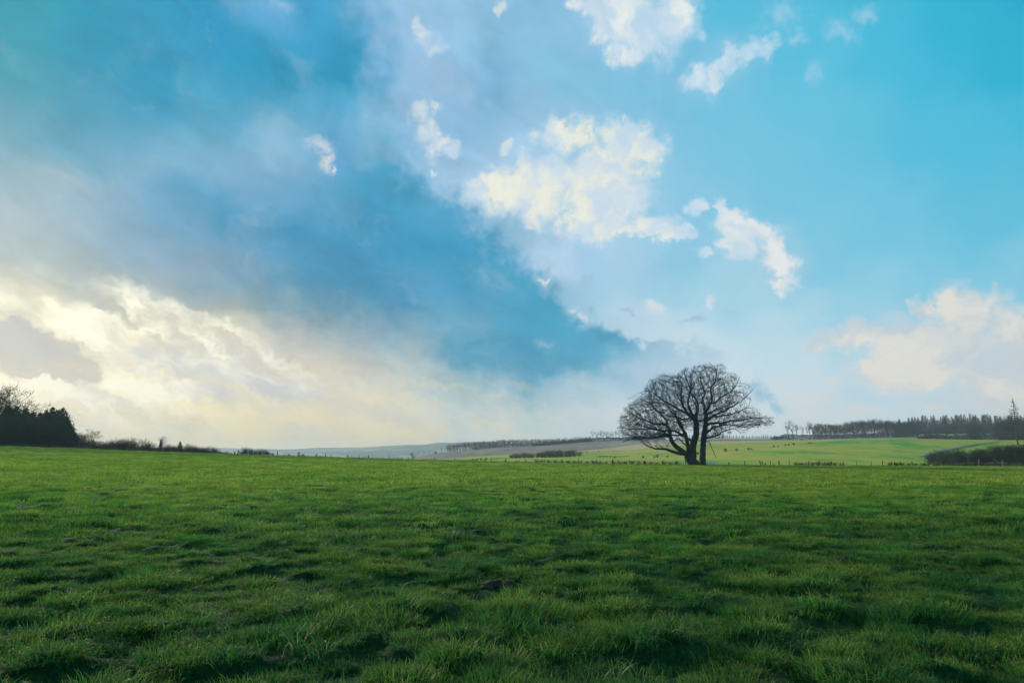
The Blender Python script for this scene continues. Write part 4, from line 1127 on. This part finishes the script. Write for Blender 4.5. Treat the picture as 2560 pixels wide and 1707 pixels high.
HG = 'hedge shrubs and trees running down the left skyline'
items = [  # u, v top, y, proto, wide, label
 (196,1086,160,'bush0',.9,'dark green shrub touching the right end of the fir wood'),(210,1089,162,'bush1',.9,'dark green upright shrub between the fir wood and the golden tree'),
 (228,1074,165,'gold0',1.0,'golden leafless tree beside the fir wood'),(222,1102,158,'bush2',1.1,'dark round bush below the golden leafless tree'),(241,1104,158,'bush0',1.1,'dark bush just right of the golden leafless tree'),
 (255,1104,162,'twig0',.9,'leafless bush left of the tiny fir in the left hedge'),(261,1109,157,'fir3',1.3,'tiny dark fir in the left hedge'),(268,1118,155,'bush1',1.1,'low green bush under the tiny fir'),
 (277,1100,164,'twig1',1.0,'pale leafless shrub at the left end of the rounded grey thicket'),(289,1100,162,'otwig0',1.0,'rounded grey-green shrub, left part of the thicket'),(304,1101,160,'otwig1',1.1,'rounded grey-green shrub, middle of the thicket'),
 (319,1100,160,'otwig0',1.1,'rounded grey-green shrub, right part of the thicket'),(312,1095,172,'broad0',.9,'leafless tree showing over the rounded grey thicket'),(326,1094,174,'broad2',.9,'thin leafless tree just right above the thicket'),
 (341,1103,162,'bush2',.9,'pointed dark shrub right of the rounded thicket'),(352,1097,174,'broad3',.9,'low leafless tree right of the rounded thicket'),(366,1103,166,'twig2',.9,'slender leafless shrub left of the ivy-clad tree'),(357,1112,158,'otwig1',1.0,'grey shrub left of the ivy-clad tree'),
 (377,1112,158,'bush0',1.0,'dark low shrub at the left foot of the ivy-clad tree'),(401,1092,164,'broad1',1.05,'round-headed ivy-clad tree standing in the left hedge'),(399,1098,162,'fir1',.8,'dark ivy column round the trunk of the round-headed tree'),(418,1110,164,'twig3',.9,'leafless shrub right of the ivy-clad tree'),
 (394,1120,156,'twig1',1.1,'low brown shrub below the ivy-clad tree'),(430,1114,160,'twig0',1.0,'brown shrub between the ivy-clad tree and the small fir'),(448,1105,162,'fir2',1.5,'small pointed fir in the left hedge'),(440,1120,156,'bush1',1.0,'low green bush below the small pointed fir'),
 (463,1113,162,'bush2',.8,'low green shrub right of the small pointed fir'),(474,1114,160,'twig1',1.0,'brown leafless shrub with flat top right of small pointed fir'),(487,1116,160,'twig2',1.3,'leafless shrub in the lower left hedge'),(460,1125,155,'bramble0',1.0,'red-brown bramble below the small pointed fir'),
 (500,1118,158,'twig0',1.0,'small round leafless bush in the lower left hedge'),(516,1118,158,'otwig0',.8,'small grey-green round bush in the lower left hedge'),(533,1118,156,'twig1',1.0,'large reddish bush ending the left hedge'),(543,1124,154,'bramble1',.8,'low bramble ending the left hedge'),
 (508,1126,154,'bramble0',1.0,'low bramble in front of the small round bushes'),(483,1126,154,'bramble1',1.0,'low bramble in front of the lower left hedge'),
 (566,1129,140,'bush0',.9,'small dark bush just past the end of the left hedge'),(576,1131,140,'twig1',1.1,'tiny leafless bush left of the first pair of posts'),
 (612,1117,150,'twig2',.9,'upright leafless bush between the first posts on the skyline'),(603,1128,142,'twig0',.9,'small leafless bush right of the first pair of posts'),(627,1119,152,'twig3',.9,'sparse leafless bush with see-through stems on the skyline'),
 (638,1128,140,'bush1',.8,'small dark bush beside the post left of the round reddish bush'),(651,1121,148,'twig0',1.0,'round reddish leafless bush on the skyline, left one of two'),(664,1123,146,'twig1',1.0,'round reddish leafless bush on the skyline, right one of two'),
 (678,1132,138,'bush2',1.0,'low green tuft of bush right of the round reddish bushes'),(712,1135,136,'bramble0',1.0,'arching bramble on the skyline left of the tall pair of posts'),(722,1134,136,'twig1',1.0,'small leafless bush left of the tall pair of posts'),
 (733,1136,134,'bramble1',.6,'thin bramble close left of the tall pair of posts'),(756,1134,135,'twig0',.9,'small leafless bush close right of the tall pair of posts'),(768,1137,134,'bramble0',.6,'low bramble right of the tall pair of posts'),
 (790,1138,133,'bush0',.8,'low bush around the leaning post'),(799,1139,133,'twig1',.9,'tiny bush right of the leaning post'),(838,1142,132,'bramble1',.9,'tiny bramble on the skyline in the middle'),(848,1143,132,'bush1',.8,'tiny green bush on the skyline in the middle'),(930,1145,132,'bush2',.8,'tiny bush at the foot of a lone skyline post'),
]
for (u, vt, y, pr, wd, lab) in items:
    g = land_at(u, y); h = float(at(u, vt - (4 if u < 560 else 1.5), y)[2] - g[2])
    plant(pr, g, max(h, .5), lab, HG, wd)

def hedge_mass(u0, u1, y, vtop, vbot, name, label, mat, n, size=0.6, depth=4.0, group=None):
    r = np.random.default_rng(int(u0) + 7); u = r.uniform(u0, u1, n)
    vt = np.interp(u, [q[0] for q in vtop], [q[1] for q in vtop]) + (vnoise(u / 6, u * 0, 3) - .5) * 3 + (vnoise(u / 2, u * 0, 9) - .5) * 2
    vb = np.interp(u, US, vbot) if not np.isscalar(vbot) else np.full(n, vbot)
    f = r.uniform(0, 1, n) ** .75
    P = at(u, vb + 1 - f * (vb + 1 - vt), y); P[:, 1] += r.uniform(-depth, depth, n)
    mb = MB(); mb.add(*scatter_quads(P, size, r, .45))
    o = obj(name, mb.build(name, mat)); tag(o, label, 'hedge'); return o
hedge_mass(186, 560, 164, [(186,1100),(215,1104),(240,1113),(262,1119),(272,1112),(290,1109),(335,1110),(350,1117),(380,1120),(410,1118),(440,1121),(480,1125),(520,1127),(560,1132)], vedge(US) + 3, 'hedge', 'tangled purple-brown hedge running down the left skyline', M_purple, 9000, .20, 3)

# brown stems and grass filling the foot of the left hedge
k = 0
for u in range(190, 556, 9):
    k += 1; y = 144 + random.uniform(-2, 2); g = land_at(u, y); vt = np.interp(u, [190, 300, 420, 560], [1111, 1116, 1122, 1130])
    plant(['twig1', 'bramble0', 'otwig0', 'bramble1'][k % 4], g, float(at(u, vt + random.uniform(-2, 2), y)[2] - g[2]), '%s brown undergrowth bush from the left along the foot of the left hedge' % ordinal(k), 'undergrowth along the foot of the left hedge', 1.2)

# ---------------------------------------------------------------- fence posts
PG = 'fence posts along the meadow edge'
left_posts = [(586,1128,0,3.2),(592,1124.5,.25,3),(635,1127.5,0,2.6),(672,1130.5,-.12,2.2),(693,1128,-.03,1.9),(744,1131,0,2.4),(747.5,1128,-.05,2.2),(789,1133.5,.3,2.2),(814.5,1133,-.15,2.0),(827,1134.5,-.08,1.7),(869,1136.5,0,2.4),(921,1137.5,0,2.4),(972,1139.5,0,1.9),(1087,1142,.05,2.0)]
right_posts = [(1137,1145,0,1.8),(1182,1145,0,1.5),(1228,1145.5,0,2.2),(1265,1147,-.12,3),(1313,1146,0,1.6),(1363,1148,-.08,1.6),(1378,1154,0,3.2),(1406,1147.5,0,1.6),(1446,1148,0,1.6),(1491,1149,0,1.6),(1533.5,1149,-.05,3.4),(1574,1150,0,2),(1612,1150,-.06,2),
 (1656,1152,0,2),(1686,1153,.55,3),(1691,1152,0,1.8),(1714,1150,0,2.1),(1819,1155,.55,3),(1861,1151,0,2),(1901,1151,-.15,2.4),(1903.5,1152.5,.25,2.2),(1926,1152,0,1.7),(1947,1151,0,3.0),(1972.5,1151,0,1.7),(2021,1152,.08,2.4),(2047,1152,0,2.8),(2078,1152,0,1.8),
 (2108,1153,0,1.5),(2141,1153,0,1.5),(2177,1153,0,1.4),(2206,1151,0,1.8),(2228,1151,0,1.6),(2235,1153,.1,2.0),(2250,1153,.1,2.2),(2280,1153,0,2.4),(2312,1154,0,1.5),(2332,1154,0,1.7),(2355,1153,0,1.8),(2380,1144,0,2.4),(2424,1149,0,2.0),(2445,1147,.15,1.7),(2506,1149,0,1.4),(2541,1148,0,1.8),(2552,1150,0,1.6)]
desc = {586:'short thick post, left one of the first leaning pair on the skyline', 592:'post leaning right, in the first pair on the skyline', 744:'shorter post of the tall close pair on the skyline', 747.5:'taller post of the close pair on the skyline', 789:'post leaning right with a low bush around it on the skyline',
        1686:'post leaning steeply right, against an upright one left of the oak', 1691:'thin upright post touching the leaning one left of the oak', 1714:'dark upright post next to the left trunk of the oak', 1819:'post leaning steeply right, just right of the white hurdle', 1901:'left stick of the V-shaped pair of posts right of the oak', 1903.5:'right stick of the V-shaped pair of posts right of the oak',
        2380:'tallest thin post, before the dark thicket at right', 2445:'pale leaning post before the dark thicket at right', 1378:'short stubby post standing left of the oak by dry grass', 1533.5:'thick dark post among bushes left of the oak'}
allp = left_posts + right_posts
for i, (u, vt, tl, w) in enumerate(allp):
    lab = desc.get(u)
    if lab is None:
        if u < 1000: lab = '%s fence post from the left, dark against the hazy hills' % ordinal(i + 1)
        elif u < 1700: lab = '%s fence post to the left of the oak, counting away from it' % ordinal(sum(1 for q in allp if u <= q[0] < 1716))
        else: lab = '%s fence post to the right of the oak, counting away from it' % ordinal(sum(1 for q in allp if 1750 < q[0] <= u))
    post(u, vt, 117.0 + (0.4 if i % 2 else 0), tl, w, lab, M_palewood if u in (2445, 2506) else M_post, group=PG)
# fallen pale pole
mb = MB(); y = 117.0
a = at(2482, 1146.5, y); b = at(2503, 1158.5, y); mb.path([a - a, (b - a) * .35, (b - a) * .7, b - a], [.055, .06, .06, .055], 8)
o = obj('fallen_pole', mb.build('fallen_pole', M_palewood)); o.location = a; tag(o, 'pale bare pole leaning down to the right before the dark hedge at right', 'pole')

# white slatted hurdle by the oak
def hurdle():
    y = 112.5; x0 = float(at(1765, 1160, y)[0]); x1 = float(at(1786.5, 1160, y)[0]); zg = float(Z(np.array(x0), np.array(y)))
    root = obj('slatted_hurdle', None); root.location = (x0, y, zg)
    tag(root, 'low white slatted hurdle standing against the right trunk of the oak', 'hurdle')
    W = x1 - x0; H = float(at(1775, 1152, y)[2]) - zg
    n = 9
    for i in range(n):
        mb = MB(); h = H * (0.80 + 0.2 * ((i * 7) % 5) / 4) * (0.82 if i < 2 else 1)
        mb.box(((i + .5) * W / n, 0, 0), W / n * .33, .012, h, random.uniform(-.04, .04)); obj('slat', mb.build('slat', M_whiteslat), root)
    for z in (H * .2, H * .62):
        mb = MB(); mb.box((W / 2, .030, z), W / 2, .015, .07); obj('rail', mb.build('rail', M_whiteslat), root)
    for x in (0.03, W - .03):
        mb = MB(); mb.box((x, .075, -.1), .03, .028, H * .95 + .1); obj('upright', mb.build('upright', M_whiteslat), root)
hurdle()

# dry tufts and little bushes along the fence
FG = 'bushes and dry clumps along the fence'
fi = [(1177,1153,'twig1',1.2),(1190,1155,'bush0',1.0),(1212,1150,'otwig0',1.8),(1262,1154,'twig0',1.4),(1290,1157,'bush1',1.0),(1297,1156,'bush2',1.2),(1313,1155,'twig1',1.3),(1318,1154,'bush0',.9),(1395,1155,'bramble0',1.1),(1390,1154,'drytuft0',1.2),(1424,1154,'twig0',1.0),
      (1445,1153,'twig1',1.1),(1452,1154,'bush1',.9),(1500,1157,'bush2',1.4),(1494,1156,'twig0',1.2),(1552,1157,'bush0',1.0),(1560,1158,'twig1',1.0),(1600,1158,'drytuft1',1.2),(1640,1158,'twig1',1.0),(1913,1157,'bush0',.9),(1935,1159,'bush1',1.0),(2000,1158,'bush2',1.1),(2030,1158,'bramble0',1.2),
      (2062,1157,'bramble1',1.3),(2070,1156,'twig1',1.2),(2242,1156,'bush0',1.4),(2255,1157,'bush1',1.6),(2290,1158,'bush2',1.2),(2310,1158,'bush0',1.2),(2345,1158,'bush1',1.1),(2440,1153,'bush2',1.3),(2447,1154,'drytuft0',1.0),(2470,1158,'twig1',1.2)]
k = 0
for (u, vt, pr, wd) in sorted(fi):
    k += 1; y = 118.3; g = land_at(u, y); h = float(at(u, vt, y)[2] - g[2])
    side = 'left' if u < 1730 else 'right'
    n = sum(1 for q in fi if (u <= q[0] < 1730)) if side == 'left' else sum(1 for q in fi if 1730 < q[0] <= u)
    plant(pr, g, max(h, .35), '%s small fence-side bush to the %s of the oak, counting away from it' % (ordinal(n), side), FG, wd)
k = 0
for u in list(range(1340, 1700, 16)) + list(range(1990, 2110, 14)) + list(range(2225, 2340, 16)) + list(range(2380, 2560, 12)):
    k += 1; y = 119.5; g = land_at(u, y); h = height_px(random.uniform(6, 9.5), y)
    plant(['drytuft0', 'drytuft1', 'bramble0'][k % 3], g, h + .25, '%s clump of dry pinkish stems from the left along the fence' % ordinal(k), 'dry clumps along the fence', 1.6)

# ---------------------------------------------------------------- middle: hedge block, valley trees, ridge rows
def seg_place(u, v): return on_land(u, v)
k = 0
for u in np.linspace(1280, 1447, 17):
    k += 1
    vb = np.interp(u, [1275, 1330, 1400, 1452], [1146, 1144, 1143, 1139.5]); vt = np.interp(u, [1275, 1285, 1300, 1340, 1380, 1440, 1452], [1141, 1134, 1133, 1132, 1127, 1125, 1130])
    p = on_land(u, vb - .8); h = height_px(vb - vt, p[1])
    plant('dbush%d' % (k % 3), p, h * random.uniform(.92, 1.08), '%s shrub from the left in the long dark thicket below the ploughed slope' % ordinal(k), 'dark thicket below the ploughed slope', 1.6)
# line of small bushes on the field boundaries
fb = [(1185,1150.5,5),(1193,1150,6),(1203,1150,7),(1215,1149.5,8),(1497,1130,4.5),(1468,1132,4),(1500,1142.5,5),(1508,1142.5,5.5),(1516,1142.5,5),(1526,1142.5,5),(1536,1145,6),(1608,1145,8),(1636,1144,7),(1644,1143.5,9),(1668,1143,6),(1655,1119,7),(1668,1117,8),(1640,1117,6),(1815,1129,11),(1842,1127,9),(1872,1124.5,8.5),
      (1880,1124,5),(1934,1118,6.5),(1945,1117,5),(1964,1114,6),(1972,1113.5,6),(1985,1112.5,7.5),(2024,1109,6),(2030,1108.5,4),(1700,1139,8),(1722,1138,9),(1745,1136,10),(1760,1134.5,9)]
fb.sort()
for i, (u, v, h) in enumerate(fb):
    p = on_land(u, v); plant(['twig0', 'otwig0', 'dbush1', 'otwig1'][i % 4], p, height_px(h * .82, p[1]), '%s small bush from the left on the field boundaries beyond the fence' % ordinal(i + 1), 'small bushes on the field boundaries', 1.1)
# thin hedges along the boundaries
def hedge_line(pts, hpx, name, label, mat, dens=1.0, pts_y=None):
    r = np.random.default_rng(int(pts[0][0])); u = np.linspace(pts[0][0], pts[-1][0], int(abs(pts[-1][0] - pts[0][0]) * 1.2) + 8)
    v = np.interp(u, [p[0] for p in pts], [p[1] for p in pts])
    C = []
    for a, b in zip(u, v):
        p = on_land(a, b); h = height_px(hpx * r.uniform(.5, 1.2), p[1]); m = int(26 * dens)
        C.append(p + np.stack([r.normal(0, h * .5, m), r.normal(0, h * .4, m), r.uniform(0, 1, m) ** .8 * h], 1))
    C = np.concatenate(C); mb = MB(); mb.add(*scatter_quads(C, hpx * .12 / F * C[0, 1], r, .5))
    o = obj(name, mb.build(name, mat)); tag(o, label, 'hedge'); return o
hedge_line([(1072,1150.2),(1190,1150),(1240,1147.5),(1275,1146.5)], 2.2, 'hedge', 'thin low hedge between the two green strips left of the dark thicket', M_hedge)
hedge_line([(1452,1129),(1500,1129.5),(1560,1128.5),(1650,1118.5),(1680,1114)], 1.8, 'hedge', 'thin dark hedge line under the tan stubble field', M_hedge)
hedge_line([(1452,1127.2),(1500,1121),(1560,1114.6),(1620,1107)], 1.6, 'hedge', 'thin dark line of growth between ploughed earth and stubble', M_hedge)
hedge_line([(1490,1141.7),(1545,1142),(1575,1141)], 2.6, 'hedge', 'short grey bank of scrub in the pasture left of the oak', M_baretwig, 1.4)
hedge_line([(1766,1133.5),(1830,1127.5),(1900,1121),(1960,1115),(2040,1108),(2124,1102)], 1.8, 'hedge', 'thin dark hedge climbing across the pasture right of the oak', M_hedge)

# valley trees in front of the hazy hills
vt_ = [(897,1137,'blue2',800,1.3,'small blue fir far in the valley, left of three'),(908,1138.5,'blue0',800,1.3,'small blue fir far in the valley, middle of three'),(916,1137,'tall1',800,1.0,'thin tree far in the valley, right of the two small firs'),
       (949,1141.5,'olive0',700,1.0,'small round tree in the valley, leftmost of the hazy cluster'),(962,1142,'olive1',700,1.0,'small round tree in the valley, second of the hazy cluster'),(972,1141,'blue1',700,1.5,'dark pointed tree in the middle of the hazy valley cluster'),(982,1139,'broad0',700,1.0,'taller bare tree in the hazy valley cluster'),
       (992,1139.5,'blue3',700,1.3,'dark slim tree in the hazy valley cluster'),(999,1141,'olive2',700,1.1,'round tree near the right end of the hazy valley cluster'),(1006,1141.5,'blue0',700,1.3,'slim dark tree ending the hazy valley cluster'),
       (1019,1137,'tall0',560,1.0,'bare tree just left of the dark-headed tree at the foot of the ploughed slope'),(1030,1127.5,'broad1',300,1.0,'dark-headed tree at the left foot of the ploughed slope')]
for (u, vt, pr, y, wd, lab) in vt_:
    g = land_at(u, y); g = g if y > 400 else g
    vb = 1152.0
    zb = float(at(u, vb, y)[2]); p = np.array([g[0], y, min(zb, g[2]) if y > 400 else g[2]])
    plant(pr, p, float(at(u, vt, y)[2] - p[2]), lab, 'distant trees in the valley', wd)
rt = [(1047,1142,1126.5,'tall2',.8),(1059,1140.5,1123.5,'tall3',.7),(1073,1138.5,1121.5,'tall0',.8),(1089,1134,1127.5,'otwig0',1.0),(1104,1133,1116,'tall1',.9),(1112,1132,1116,'tall2',.9)]
labs = ['leafy-looking tree second from the left at the end of the ridge row','slim pollard-like tree on the ridge above the valley','slim tree with a small head left of the round ridge bush','low round bush alone on the ploughed ridge','first full tree at the left end of the ridge wood','second tree at the left end of the ridge wood']
for (u, vb, vt, pr, wd), lab in zip(rt, labs):
    p = on_land(u, vb + .6); plant(pr, p, height_px(vb - vt, p[1]), lab, 'trees along the ploughed ridge', wd)
hedge_line([(1062,1139.6),(1085,1136),(1105,1132.5)], 2.0, 'hedge', 'low dark hedge on the skyline left of the ridge wood', M_hedge)
# ridge wood
k = 0
ridge_v = lambda u: np.interp(u, US, C4[0])
for row, (y, du) in enumerate(((812, 5.2), (850, 6.5))):
    for u in np.arange(1119, 1478, du):
        k += 1; u = u + random.uniform(-1.2, 1.2)
        g = land_at(u, y); vt = np.interp(u, [1115, 1150, 1200, 1250, 1300, 1360, 1478], [1112, 1106, 1103, 1097.5, 1097, 1096.5, 1090]) + random.uniform(-2, 2.5)
        plant('tall%d' % (k % 4) if k % 3 else 'broad%d' % (k % 4), g, float(at(u, vt, y)[2] - g[2]), '%s bare tree from the left in the %s row of the ridge wood' % (ordinal(k if row == 0 else k - k0), 'front' if row == 0 else 'back'), 'bare trees of the ridge wood', 1.25)
    k0 = k
k = 0
for u in np.arange(1484, 1660, 8.0):
    k += 1; u = u + random.uniform(-2, 2); y = 806; g = land_at(u, y); vt = 1076 + random.uniform(-1.5, 4)
    if k in (4, 9): vt = 1073.5
    plant(['broad0', 'tall1', 'broad2', 'tall3', 'broad3'][k % 5], g, float(at(u, vt, y)[2] - g[2]), '%s separate tall tree from the left on the hilltop left of the oak' % ordinal(k), 'separate trees on the hilltop', .95)
hedge_mass(1330, 1665, 800, [(1330, 1110), (1400, 1102), (1480, 1094), (1665, 1090)], C4[0], 'hedge', 'long dark hedge along the top of the ploughed hill', M_hedge, 9000, .8)
hedge_mass(1118, 1480, 850, [(1118, 1120), (1150, 1112), (1200, 1108), (1250, 1102), (1300, 1101.5), (1360, 1101), (1480, 1096)], C4[0], 'hedge', 'dim mass of trunks and twigs deep inside the ridge wood', M_baretwig, 9000, .55)
# dark undergrowth of the ridge wood
hedge_mass(1180, 1480, 835, [(1180, 1118), (1250, 1110), (1330, 1107), (1480, 1099)], C4[0], 'hedge', 'dim undergrowth among the trees of the ridge wood', M_baretwig, 5000, .8)

# ---------------------------------------------------------------- right: far conifers, bare wood, thickets
k = 0
for u in np.arange(1690, 1985, 5.0):
    k += 1; u += random.uniform(-1.5, 1.5); y = 985 + random.uniform(0, 14); g = land_at(u, y)
    vt = 1087 + random.uniform(-1.5, 2); plant('blue%d' % (k % 4), g, float(at(u, vt, y)[2] - g[2]), '%s tiny dark conifer from the left on the skyline right of the oak' % ordinal(k), 'tiny conifers on the skyline right of the oak', 1.5)
hedge_mass(1930, 2300, 742, [(1930, 1093), (1965, 1086), (2000, 1087), (2100, 1087), (2230, 1080), (2300, 1080)], C4[0], 'hedge', 'dark hedge along the foot of the bare wood right of the oak', M_hedge, 9000, .8)
hedge_mass(2034, 2300, 775, [(2034, 1078), (2100, 1072), (2140, 1066), (2190, 1060), (2240, 1062), (2300, 1066)], C4[0], 'hedge', 'dim mass of trunks and twigs deep inside the right-hand wood', M_baretwig, 11000, .6)
lone = [(1973,1053,'tall0',1.1),(1984,1047.5,'broad3',.9),(1993,1060,'tall3',1.0),(2006,1064,'tall1',.9),(2017,1061,'tall2',1.0),(2027,1050,'broad1',.75)]
for i, (u, vt, pr, wd) in enumerate(lone):
    y = 738; g = land_at(u, y)
    plant(pr, g, float(at(u, vt, y)[2] - g[2]), ['slender bare tree at the left end of the wood right of the oak','tallest bare tree at the left end of the wood right of the oak','thin bare tree just right of the tallest one','small bare tree in the gap of the wood right of the oak','small bare tree left of the second tall one','second tall bare tree, standing over the see-through part of the wood'][i], 'bare trees of the right-hand wood', wd)
k = 0; 
for row, (y, du) in enumerate(((742, 5.6), (764, 7.0))):
    k0 = k
    for u in np.arange(2034, 2302, du):
        k += 1; u = u + random.uniform(-1.5, 1.5)
        vt = np.interp(u, [2030, 2060, 2100, 2130, 2190, 2240, 2302], [1060, 1058, 1059, 1052, 1046, 1050, 1054]) + random.uniform(-2.5, 3)
        yy = min(y, float(np.interp(u, US, C4[1])) + 8 + row * 20); g = land_at(u, yy)
        plant(('tall%d' % (k % 4)) if k % 4 else 'olive%d' % (k % 3), g, float(at(u, vt, yy)[2] - g[2]), '%s bare tree from the left in the %s row of the dense right-hand wood' % (ordinal(k - k0), 'front' if row == 0 else 'back'), 'bare trees of the right-hand wood', 1.05)
k = 0
for row, (y, du, dv) in enumerate(((872, 8.0, 0), (892, 9.5, -1), (912, 9.0, -3))):
    for u in np.arange(2250 - row * 6, 2640, du):
        k += 1; u = u + random.uniform(-3, 3)
        vt = np.interp(u, [2240, 2290, 2370, 2420, 2500, 2640], [1051, 1045, 1038, 1037, 1040, 1040]) + dv + random.uniform(-6, 12)
        g = land_at(u, y)
        plant('blue%d' % (k % 4), g, float(at(u, vt, y)[2] - g[2]), '%s dark blue conifer of the plantation behind the fields at right' % ordinal(k), 'conifers of the plantation at right', 1.25)
sh = [  # u, vb, vt, proto, wide, y, label
 (2345,1098,1064,'olive0',1.0,600,'olive bare tree left of the great round one at right'),(2318,1099,1076,'otwig0',1.2,600,'low olive thicket below the left end of the conifers'),(2368,1100,1068,'olive1',1.0,600,'olive bare tree close left of the great round one'),
 (2395,1101,1060,'olive2',1.0,580,'olive tree overlapping the left of the great round one'),(2432,1102,1050,'crown1',1.0,560,'great round olive bare tree before the conifers'),(2460,1102,1056,'olive1',1.1,560,'olive tree overlapping the right of the great round one'),
 (2512,1099,1044,'crown0',1.1,500,'left tree of the dense olive clump at the right edge'),(2535,1098,1040,'crown1',1.1,495,'middle tree of the dense olive clump at the right edge'),(2560,1098,1038,'crown0',1.1,500,'right tree of the dense olive clump at the right edge'),(2590,1098,1038,'olive1',1.1,500,'olive tree beyond the right edge'),
 (2500,1102,1072,'otwig1',1.2,490,'low bush at the left foot of the dense olive clump'),(2525,1103,1076,'otwig0',1.2,480,'low bush at the middle foot of the dense olive clump'),(2550,1103,1074,'otwig1',1.2,480,'low bush at the right foot of the dense olive clump')]
for (u, vb, vt, pr, wd, y, lab) in sh:
    p = at(u, vb, y); p[2] = min(p[2], float(land_at(u, y)[2])); plant(pr, p, float(at(u, vt, y)[2] - p[2]), lab, 'olive-brown trees at right', wd)
hm = hedge_mass(2296, 2500, 560, [(2296, 1093), (2330, 1087), (2400, 1089), (2480, 1085), (2500, 1083)], 1100, 'hedge', 'low dark hedge in front of the olive trees at right', M_hedge, 6500, .6)
y = 430; g = land_at(2545, y)
plant('larch0', g, float(at(2545, 992, y)[2] - g[2]), 'tall gaunt larch towering over the trees at the right edge', None, 1.1, .3)
# big dark hedge near the fence at right
k = 0
for u in np.linspace(2325, 2610, 26):
    k += 1
    vb = np.interp(u, [2320, 2400, 2480, 2560, 2610], [1140, 1150, 1154, 1155, 1155]); vt = np.interp(u, [2320, 2345, 2370, 2400, 2440, 2480, 2520, 2610], [1136, 1122, 1124, 1124, 1125, 1117, 1111, 1108])
    y = float(np.interp(u, [2320, 2400, 2610], [260, 190, 170])); g = land_at(u, y)
    plant('dbush%d' % (k % 3) if u > 2390 else 'otwig%d' % (k % 2), g, float(at(u, vt + random.uniform(-2, 2), y)[2] - g[2]), '%s shrub from the left in the big dark hedge at the right edge' % ordinal(k), 'shrubs of the big dark hedge at right', .8)
# gravel track climbing on the right
def track():
    c = [(2302,1142),(2320,1138),(2345,1131.5),(2370,1124.5),(2400,1117.5),(2440,1111),(2475,1106.5),(2505,1103.6)]
    P = []
    for u, v in c:
        p = on_land(u, v); P.append(p)
    P = np.array(P); s = np.linspace(0, len(P) - 1, 60); Q = np.stack([np.interp(s, np.arange(len(P)), P[:, k]) for k in range(3)], 1)
    t = unit(np.gradient(Q, axis=0) * np.array([1, 1, 0])); n = np.cross(t, [0, 0, 1]); w = np.linspace(1.9, 1.0, 60)[:, None]
    V = np.stack([Q - n * w, Q - n * w * .3, Q + n * w * .3, Q + n * w], 1); V[..., 2] += .5; 
    tag(obj('track', grid('track', V.reshape(-1, 3), 4, 60, M_track)), kind='structure')
    mb = MB()
track()
hedge_line([(2310,1137),(2345,1129),(2380,1120),(2440,1110),(2500,1103)], 3.0, 'hedge', 'pinkish brown scrub edging the gravel track at right', M_bramble, .8)
hedge_line([(2370,1124),(2400,1119),(2450,1111.5),(2500,1105.5)], 2.0, 'hedge', 'dark strip of scrub below the gravel track at right', M_hedge)

# ================================================================ haze
def m_haze(g, out):
    v = g.n('ShaderNodeVolumePrincipled')
    v.inputs['Color'].default_value = (0.86, 0.94, 1.0, 1)
    v.inputs['Density'].default_value = 0.00019
    v.inputs['Anisotropy'].default_value = 0.1
    g.put(out.inputs['Volume'], v.outputs[0])
def build_haze():
    x0, x1, y0, y1, z0, z1 = -11000, 11000, -60, 4300, -75, 105
    V = np.array([(x, y, z) for x in (x0, x1) for y in (y0, y1) for z in (z0, z1)])
    q = [(0,1,3,2),(4,6,7,5),(0,4,5,1),(2,3,7,6),(0,2,6,4),(1,5,7,3)]
    tag(obj('haze', mesh('haze', V, [np.array(q)], material('haze', m_haze))), 'thin pale haze over the fields and far hills', 'haze', kind='stuff')
build_haze()
